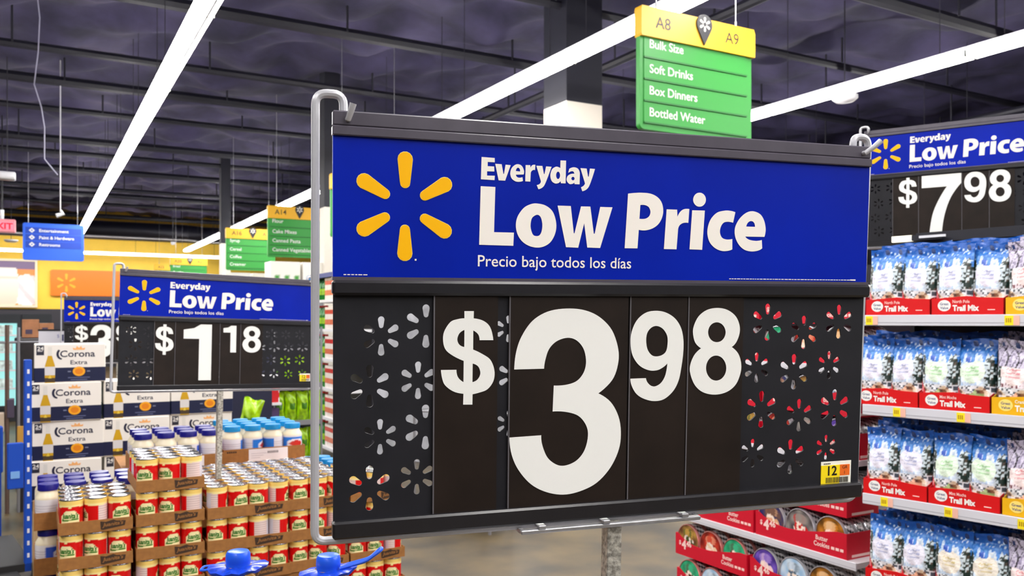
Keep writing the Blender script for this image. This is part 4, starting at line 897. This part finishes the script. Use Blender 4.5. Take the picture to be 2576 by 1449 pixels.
# small side display with red, white and blue snack packs
ps = at(646, VH, 7.4)
sd = thing('snack_display', 'narrow shelf display with red and white packs beyond the blue-lidded jars', 'display', (ps.x, ps.y, 0))
m = MB(); m.box(0, .20, .12, .14, 0, 1.3, mat('navy_display', (18, 22, 52), .5)); m.build('back_panel', sd)
for z in (.35, .60, .84, 1.08): m = MB(); m.box(0, .20, -.06, .12, z - .02, z, WHITEM); m.build('shelf', sd)
PK = []
for k, (c1, c2) in enumerate([((196, 40, 44), (236, 232, 238)), ((54, 96, 190), (230, 236, 246)), ((86, 70, 110), (224, 120, 100))]):
    m = MB(); m.grid(lambda a, b: ((a - .5) * .085, -.03 + .006 * math.cos((a - .5) * 3) , b * .19), 10, 12, GLOSS, lambda a, b: c1 if (b > .55 or hsh(round(a * 4), round(b * 6), k) > .75) else c2); m.box(-.0425, .0425, -.028, .028, 0, .19, GLOSS, c1); PK.append(tag(m.build('snack_pack'), 'x', 'pack'))
for s, z in enumerate((.35, .60, .84)):
    for i in range(2): place(PK[(i + s) % 3], (ps.x + .055 + i * .095, ps.y + .02, z + .0005), 0, f'small snack pack, {ORD[i]} from left, {["low", "middle", "high"][s]} shelf of the narrow display', 'snack packs')

# ------------------------------------------------------------------ grocery gondola ends down the aisle
def gondola(y, n, label, x0=2.92, w=1.1, h=2.05):
    root = thing('gondola_shelf', label, 'shelf unit', (x0, y + w, 0), RZ)
    m = MB(); m.box(0, w, .36, .40, 0, h, DARKM); m.build('core', root); m = MB(); m.box(0, w, .401, 14, 0, h, mat('gondola_side_grey', (168, 170, 178), .5, noise=.3, nscale=5)); m.build('side_panel', root)
    m = MB(); m.box(-.01, w + .01, -.01, .40, h, h + .05, mat('navy_header', (40, 60, 130), .45)); m.build('header_strip', root)
    zs = [.12 + .335 * k for k in range(6)]
    for z in zs: m = MB(); m.box(0, w, 0, .36, z - .03, z, WHITEM); m.build('shelf', root)
    return root, zs
def make_bottle():
    m = MB(); m.lathe([(.001, 0), (.046, 0), (.05, .01), (.05, .15), (.04, .19), (.017, .235), (.017, .255)], 18, mat('green_soda', (30, 112, 40), .2, noise=.3, nscale=12)); o = tag(m.build('soda_bottle', smooth=True, ang=50), 'x', 'bottle')
    m = MB(); m.lathe([(.018, .25), (.018, .272), (.0001, .273)], 14, mat('red_cap', (200, 30, 34), .4)); m.build('cap', o)
    m = MB(); m.lathe([(.0506, .06), (.0506, .13)], 18, mat('green_label', (150, 190, 40), .4, noise=.3, nscale=30)); m.build('label_wrap', o); return o
def make_carton():
    m = MB(); m.box(-.05, .05, -.04, .04, 0, .25, GLOSS, (236, 226, 220)); m.box(-.0506, .0506, -.0406, .04, .05, .11, GLOSS, (214, 110, 80)); m.box(-.0506, .0506, -.0406, .04, .17, .22, GLOSS, (196, 40, 40)); return tag(m.build('grocery_carton'), 'x', 'carton')
BOT, CTN = make_bottle(), make_carton()
groups = [(9.0, 'near grocery shelf end with green bottles seen left of the big sign'), (12.2, 'second grocery shelf end farther down the aisle'), (15.4, 'third grocery shelf end farther down the aisle'), (18.6, 'fourth grocery shelf end farther down the aisle'), (21.8, 'last grocery shelf end before the yellow wall')]
for gi, (y, lb) in enumerate(groups):
    root, zs = gondola(y, gi, lb)
    if gi == 0:
        for si, z in enumerate(zs):
            for i in range(10):
                yy = y + 1.1 - .06 - i * .108
                pr_ = BOT if i < 4 else CTN
                place(pr_, (2.92 + .07, yy, z + .0008), RZ + (rot_rng.uniform(-.4, .4) if pr_ is BOT else 0), (f'green soda bottle, {ORD[i]} from the left' if pr_ is BOT else f'white and orange carton, {ORD[i]} from the left') + f', {ORD[si]} shelf up, near grocery end', 'green soda bottles' if pr_ is BOT else 'white and orange cartons')
    # overstock packs on top
    for k in range(4):
        c1, c2 = [((246, 242, 232), (206, 210, 30)), ((248, 244, 236), (70, 160, 60)), ((250, 246, 240), (40, 130, 200)), ((246, 240, 226), (226, 200, 50))][(k + gi) % 4]
        if gi > 2: break
        m = MB(); m.grid(lambda a, b: (a * .42, 0, b * .30), 12, 10, GLOSS, lambda a, b: c2 if (b < .35 and (a * 3) % 1 > .3) else c1); m.box(0, .42, .001, .36, 0, .30, GLOSS, c1, bev=.0)
        o = tag(m.build('overstock_pack'), f'bulk pack stacked on top of the {["near", "second", "third"][gi]} grocery shelf, {ORD[k]} from the left', 'pack', 'overstock packs'); o.location = (2.96 + .0, y + 1.1 - .02 - k * .0 , 2.101); o.rotation_euler = (0, 0, 0)
        o.location = (2.95 + k * .46, y + .02, 2.101)
# ------------------------------------------------------------------ left side: blue cart, coolers, boxes
BL = mat('cart_blue', (14, 74, 184), .4); RUB = mat('black_rubber', (30, 30, 32), .6)
pcart = at(70, VH, 4.9)
ct = thing('stock_cart', 'blue steel stock cart with a slotted post left of the beer cartons', 'cart', (pcart.x, pcart.y, 0), math.radians(8))
for y in (0,):
    m = MB(); m.box(-.020, .018, y - .02, y + .02, .12, 1.33, BL, bev=.003)
    for k in range(16): m.box(-.006, .006, y - .0212, y - .0198, .2 + k * .07, .225 + k * .07, WHITEM)
    m.build('slotted_post', ct)
m = MB(); m.box(-.105, -.026, -.03, .0, .60, .86, BL, bev=.004); m.box(-.090, -.045, -.034, -.03, .66, .70, mat('cart_plate', (120, 170, 230), .4)); m.build('side_plate', ct)
m = MB(); m.box(-.20, .02, -.02, .78, .12, .17, RUB, bev=.004); m.build('deck', ct)
m = MB(); m.tube([(-.35, .0, .74), (-.16, .0, .74)], .010, 8, WHITEM); m.build('crossbar', ct)
for x, y in ((-.26, -.02), (-.08, .7), (-.10, -.02)):
    m = MB(); m.T = Matrix.Translation((x, y, .065)) @ Matrix.Rotation(math.pi / 2, 4, 'Y'); m.lathe([(.001, -.02), (.045, -.02), (.064, -.014), (.064, .014), (.045, .02), (.001, .02)], 20, RUB); m.T = Matrix.Identity(4); m.box(x - .03, x + .03, y - .012, y + .012, .065, .13, RUB); m.build('wheel', ct, smooth=True)
m = MB(); m.box(-.30, -.05, -.14, -.02, .10, .135, RUB, bev=.01); m.build('foot_plate', ct)
pc2 = at(-6, VH, 5.6)
m = MB(); m.box(pc2.x - .2, pc2.x + .03, pc2.y, pc2.y + .05, .55, .86, BL, bev=.01); m.box(pc2.x - .18, pc2.x - .14, pc2.y, pc2.y + .05, 0, .56, BL); m.box(pc2.x - .02, pc2.x + .02, pc2.y, pc2.y + .05, 0, .56, BL); tag(m.build('hand_truck'), 'blue hand truck edge cut by the left picture border', 'hand truck')
# glass door coolers under the yellow wall
CG = mat('cooler_glass', (150, 214, 214), .08, emit=.55); CF = mat('cooler_frame', (30, 34, 40), .4)
pk = at(-20, VH, 13.0)
for k in range(3):
    c = thing('glass_door_cooler', f'tall glass door cooler with teal light at the far left, {ORD[k]} from the left', 'cooler', (pk.x - .45 + k * .42, pk.y + .05 * k, 0), 0, 'glass door coolers')
    m = MB(); m.box(0, .41, .03, .7, 0, 1.66, CF, bev=.004); m.build('cabinet', c)
    m = MB(); m.box(.05, .36, .012, .03, .25, 1.52, CG); d = m.build('glass_door', c)
    m = MB(); m.box(.0, .05, 0, .03, .2, 1.56, CF); m.box(.36, .41, 0, .03, .2, 1.56, CF); m.box(.05, .36, 0, .03, 1.52, 1.56, CF); m.box(.05, .36, 0, .03, .2, .25, CF); m.build('door_frame', d)
    m = MB()
    for z in (.5, .78, 1.06, 1.32): m.box(.05, .36, .004, .012, z, z + .025, WHITEM); m.box(.07 + .05 * k, .30, .002, .011, z + .03, z + .17, mat('cold_goods', (206, 226, 224), .5, noise=.5, nscale=14))
    m.build('rack_inside', c)
pd = at(25, VH, 6.9)
dk = thing('merchandise_rack', 'dark crowded rack of hanging goods at the left border', 'rack', (pd.x, pd.y, 0))
m = MB(); m.box(.06, .20, 0, .4, 0, 1.40, mat('dark_goods', (34, 28, 30), .7, noise=.6, nscale=9)); m.build('dark_panel', dk)
m = MB(); m.tube([(-.02, 0, 0), (-.02, 0, 1.52)], .016, 8, mat('brown_post', (96, 76, 66), .5)); m.tube([(.06, 0, 0), (.06, 0, 1.5)], .012, 8, WIRE); m.tube([(-.3, 0, 1.38), (.5, 0, 1.38)], .010, 8, WIRE); m.build('posts', dk)
for k in range(5):
    m = MB(); m.box(-.16 + k * .07, -.11 + k * .07, -.03, .1, .55 + .11 * (k % 3), .70 + .11 * (k % 3), mat('goods_%d' % k, [(120, 60, 50), (190, 170, 150), (70, 60, 80), (200, 150, 60), (60, 50, 46)][k], .6), bev=.004); m.build('hanging_goods', dk)
# cartons and a shelf card above the beer
pbx = at(52, 850, 7.9); CBX = mat('stock_carton', (166, 112, 76), .7, noise=.25, nscale=9)
tb = thing('stock_table', 'dark stock table behind the beer cartons carrying brown boxes', 'table', (pbx.x - .05, pbx.y, 0))
m = MB(); m.box(0, .62, 0, .5, pbx.z - .05, pbx.z, DARKM, bev=.004); m.build('tabletop', tb)
for x in (.01, .57):
    for y in (.01, .45): m = MB(); m.box(x, x + .04, y, y + .04, 0, pbx.z - .05, DARKM); m.build('leg', tb)
for k, (x, z, w, h, lb) in enumerate([(.06, 0, .14, .17, 'brown carton with a dark print, left on the stock table'), (.20, .06, .12, .075, 'small flat brown carton on top of the pile on the stock table'), (.20, 0, .13, .055, 'low brown carton at the bottom of the pile on the stock table')]):
    m = MB(); m.box(0, w, 0, .15, 0, h, CBX, bev=.003); m.box(w * .2, w * .6, -.001, 0, h * .2, h * .45, mat('dark_stamp', (70, 56, 80), .6)); o = tag(m.build('cardboard_carton'), lb, 'carton'); o.location = (pbx.x - .05 + x, pbx.y + .03, pbx.z + z + .0005)
pcd = at(97, 868, 6.4); m = MB(); w = .19; m.box(0, w, 0, .004, 0, .105, PRINT, (222, 220, 228)); m.text('1', .145, .03, PRINT, (70, 70, 110), h=.05, w=.022, bold=.02, mp=lambda a, b: (a, -.0006, b)); m.text('$', .122, .055, PRINT, (150, 150, 190), h=.026, mp=lambda a, b: (a, -.0006, b)); m.box(-.005, w + .005, -.002, .006, .105, .118, BLACKP); m.box(.09, .10, .0045, .0145, -pcd.z, .11, WIRE)
o = tag(m.build('price_card'), 'pale price card showing a 1 standing above the top beer carton', 'price card'); o.location = pcd
# ------------------------------------------------------------------ signs at the back wall
d = 27.4
def wallrect(u0, v0, u1, v1):
    def wp(u, v):
        r = (u - U0) / F_PX; k = 31.95 / (FV.y + RV.y * r); return at(u, v, k)
    a, b = wp(u0, v0), wp(u1, v1); return a, b.x - a.x, a.z - b.z
a, w, h = wallrect(-60, 654, 88, 768)
ph = thing('wall_picture', 'large framed picture of a cream jug and pastry on the yellow wall', 'picture', (a.x, a.y, a.z - h))
m = MB()
def art(x, y):
    if ((x - .52) / .20) ** 2 + ((y - .45) / .62) ** 2 < 1 and y < .86: return mix((250, 240, 226), (236, 200, 176), y * -1 + .7) if abs(y - .62) > .02 else (226, 206, 190)
    if ((x - .86) / .30) ** 2 + ((y - .34) / .36) ** 2 < 1: return (246, 240, 240) if math.sin(x * 17 + y * 11) > -.6 else (222, 210, 212)
    if y < .22 and x > .5: return (236, 150, 70)
    if y > .82: return (116, 92, 130)
    return (238, 140, 66) if y < .82 and x > .62 else (190, 150, 150)
m.grid(lambda x, y: (x * w, 0, y * h), 50, 36, PRINT, art); m.build('print', ph)
m = MB(); fr = .07
for q in ((-fr, w + fr, h, h + fr), (-fr, w + fr, -fr, 0), (-fr, 0, 0, h), (w, w + fr, 0, h)): m.box(q[0], q[1], -.04, .04, q[2], q[3], mat('frame_cream', (240, 224, 196), .5))
m.build('frame', ph)
a, w, h = wallrect(127, 678, 330, 746)
og = thing('orange_wall_sign', 'orange wall sign with a yellow spark on the yellow wall', 'wall sign', (a.x, a.y, a.z - h))
m = MB(); m.slab([rrect(0, w, 0, h, h * .08)], -.05, .04, mat('sign_orange', (250, 122, 16), .45)); s = m.build('sign_board', og)
m = MB()
for c in spark(w * .19, h * .5, h * .36): m.flat([c], lambda x, y: (x, -.055, y), mat('pale_spark', (252, 170, 40), .5))
m.build('spark_emblem', s)
# blue directory sign
dd = 17.5; a = at(60, 560, dd); W_ = 1.1; H_ = .76
bd = thing('directory_sign', 'blue hanging directory sign with three white arrows', 'hanging sign', (a.x, a.y, a.z - H_))
B1 = mat('directory_blue', (40, 104, 236), .4); B2 = mat('directory_blue_dark', (16, 70, 190), .4)
m = MB(); m.slab([rrect(-.02, W_, 0, H_, .04)], -.03, .03, B1); g = m.build('sign_board', bd)
for k in range(3):
    m = MB(); z = H_ * (.80 - .19 * k); m.box(.03, W_ - .05, -.036, -.03, z - H_ * .085, z + H_ * .085, B2); c = (W_ * .13, z)
    m.flat([[(c[0] - .055, z), (c[0], z + .05), (c[0] + .055, z), (c[0], z - .05)]], lambda x, y: (x, -.038, y), WHITEP); m.flat([[(c[0] - .02, z), (c[0] + .01, z + .022), (c[0] + .01, z - .022)]], lambda x, y: (x, -.040, y), B2)
    m.build('arrow', g); m = MB(); m.text(['Entertainment', 'Paint & Hardware', 'Restrooms'][k], W_ * .25, z - .028, WHITEP, h=.062, w=[.54, .64, .38][k], bold=.02, mp=lambda x, y: (x, -.038, y)); m.build('lettering', g)
for x in (.08, W_ - .12): m = MB(); m.tube([(x, 0, H_), (x, 0, CEIL + .05 - (a.z - H_))], .004, 6, STEEL); m.build('hanging_wire', bd)
# exit sign
a = at(2, 585, 15.0); ex = thing('exit_sign', 'red lit exit sign hanging at the left border', 'exit sign', (a.x - .11, a.y, a.z))
m = MB(); m.box(-.08, .34, -.03, .03, 0, .24, mat('exit_housing', (236, 150, 160), .5), bev=.02); m.build('housing', ex)
m = MB(); m.box(-.05, .31, -.034, -.03, .05, .19, mat('exit_glow_pale', (255, 120, 140), .5, emit=.7)); m.text('EXIT', -.035, .065, mat('exit_red', (226, 16, 40), .5, emit=.9), h=.11, w=.33, bold=.03, mp=lambda x, y: (x, -.0355, y)); m.build('lit_face', ex)
m = MB(); m.tube([(.13, 0, .24), (.13, 0, CEIL + .05 - a.z)], .012, 8, JM); m.tube([(.13, 0, .24), (.13, 0, .40)], .03, 8, GREYPAINT); m.build('stem', ex)
# cable, sensor and small ceiling fittings
m = MB(); P = [(82, -30), (100, 45), (96, 130), (86, 212), (104, 270), (112, 320), (112, 400), (145, 440)]
pts = [at(u, v, 8.6) for u, v in P]; pts[0].z = CEIL + .05; m.tube(pts, .006, 6, mat('pale_cable', (150, 148, 170), .5)); tag(m.build('hanging_cable', smooth=True), 'thin pale loose cable hanging from the dark ceiling at upper left', 'cable')
a = at(152, 530, 12.0); cmv = thing('camera_bracket', 'small white camera on a thin drop rod left of the long strip light', 'camera', a)
m = MB(); m.tube([(0, 0, 0), (0, 0, CEIL + .05 - a.z)], .008, 6, WHITEM); m.build('drop_rod', cmv)
m = MB(); m.tube([(.0, 0, .0), (.035, 0, -.04), (-.05, -.02, -.075)], [.02, .028, .03], 10, WHITEM); m.build('housing', cmv, smooth=True)
for u, v, dd_, rr, lb in ((18, 443, 11.5, .16, 'white box fitting under the ceiling at the left border'), (435, 612, 20, .05, 'small white dome sensor hanging before the yellow wall'), (28, 606, 22, .16, 'pale round ceiling speaker above the framed picture'), (2125, 248, 9.5, .14, 'small pale lamp disc beneath the right strip light')):
    a = at(u, v, dd_); f = thing('ceiling_fitting', lb, 'fitting', a)
    m = MB()
    if rr == .16 and v < 500: m.box(-.16, .10, -.1, .1, -.05, .05, WHITEM, bev=.015)
    else: m.lathe([(.001, -.04), (rr * .7, -.035), (rr, 0), (rr, .03), (.001, .035)], 20, WHITEM)
    m.build('body', f, smooth=True, ang=50); m = MB(); m.tube([(0, 0, .02), (0, 0, CEIL + .05 - a.z)], .007, 6, JM); m.build('drop_rod', f)
# cart shadowed under the big sign and cookie end floor item
pf = at(1262, 1352, 6.3)
fc = thing('flat_cart', 'small grey wire cart on the open floor behind the big sign', 'cart', (pf.x, pf.y, 0), math.radians(20))
for x in (-.13, .13):
    for y in (0, .8): m = MB(); m.tube([(x, y, 0), (x, y, .9)], .011, 8, WIRE); m.build('leg', fc)
for z in (.09, .45, .85):
    m = MB(); m.tube([(-.13, 0, z), (.13, 0, z), (.13, .8, z), (-.13, .8, z)], .009, 8, WIRE, closed=True)
    for k in range(5): m.tube([(-.13, .1 + k * .15, z), (.13, .1 + k * .15, z)], .005, 6, WIRE)
    m.build('wire_shelf', fc)
m = MB(); m.box(-.11, .11, .05, .75, .10, .13, RUB); m.build('base_deck', fc)
# unused prototypes are removed
for o in list(D.objects):
    if o.parent is None and o.get('label') == 'x':
        for c in list(o.children): D.objects.remove(c)
        D.objects.remove(o)
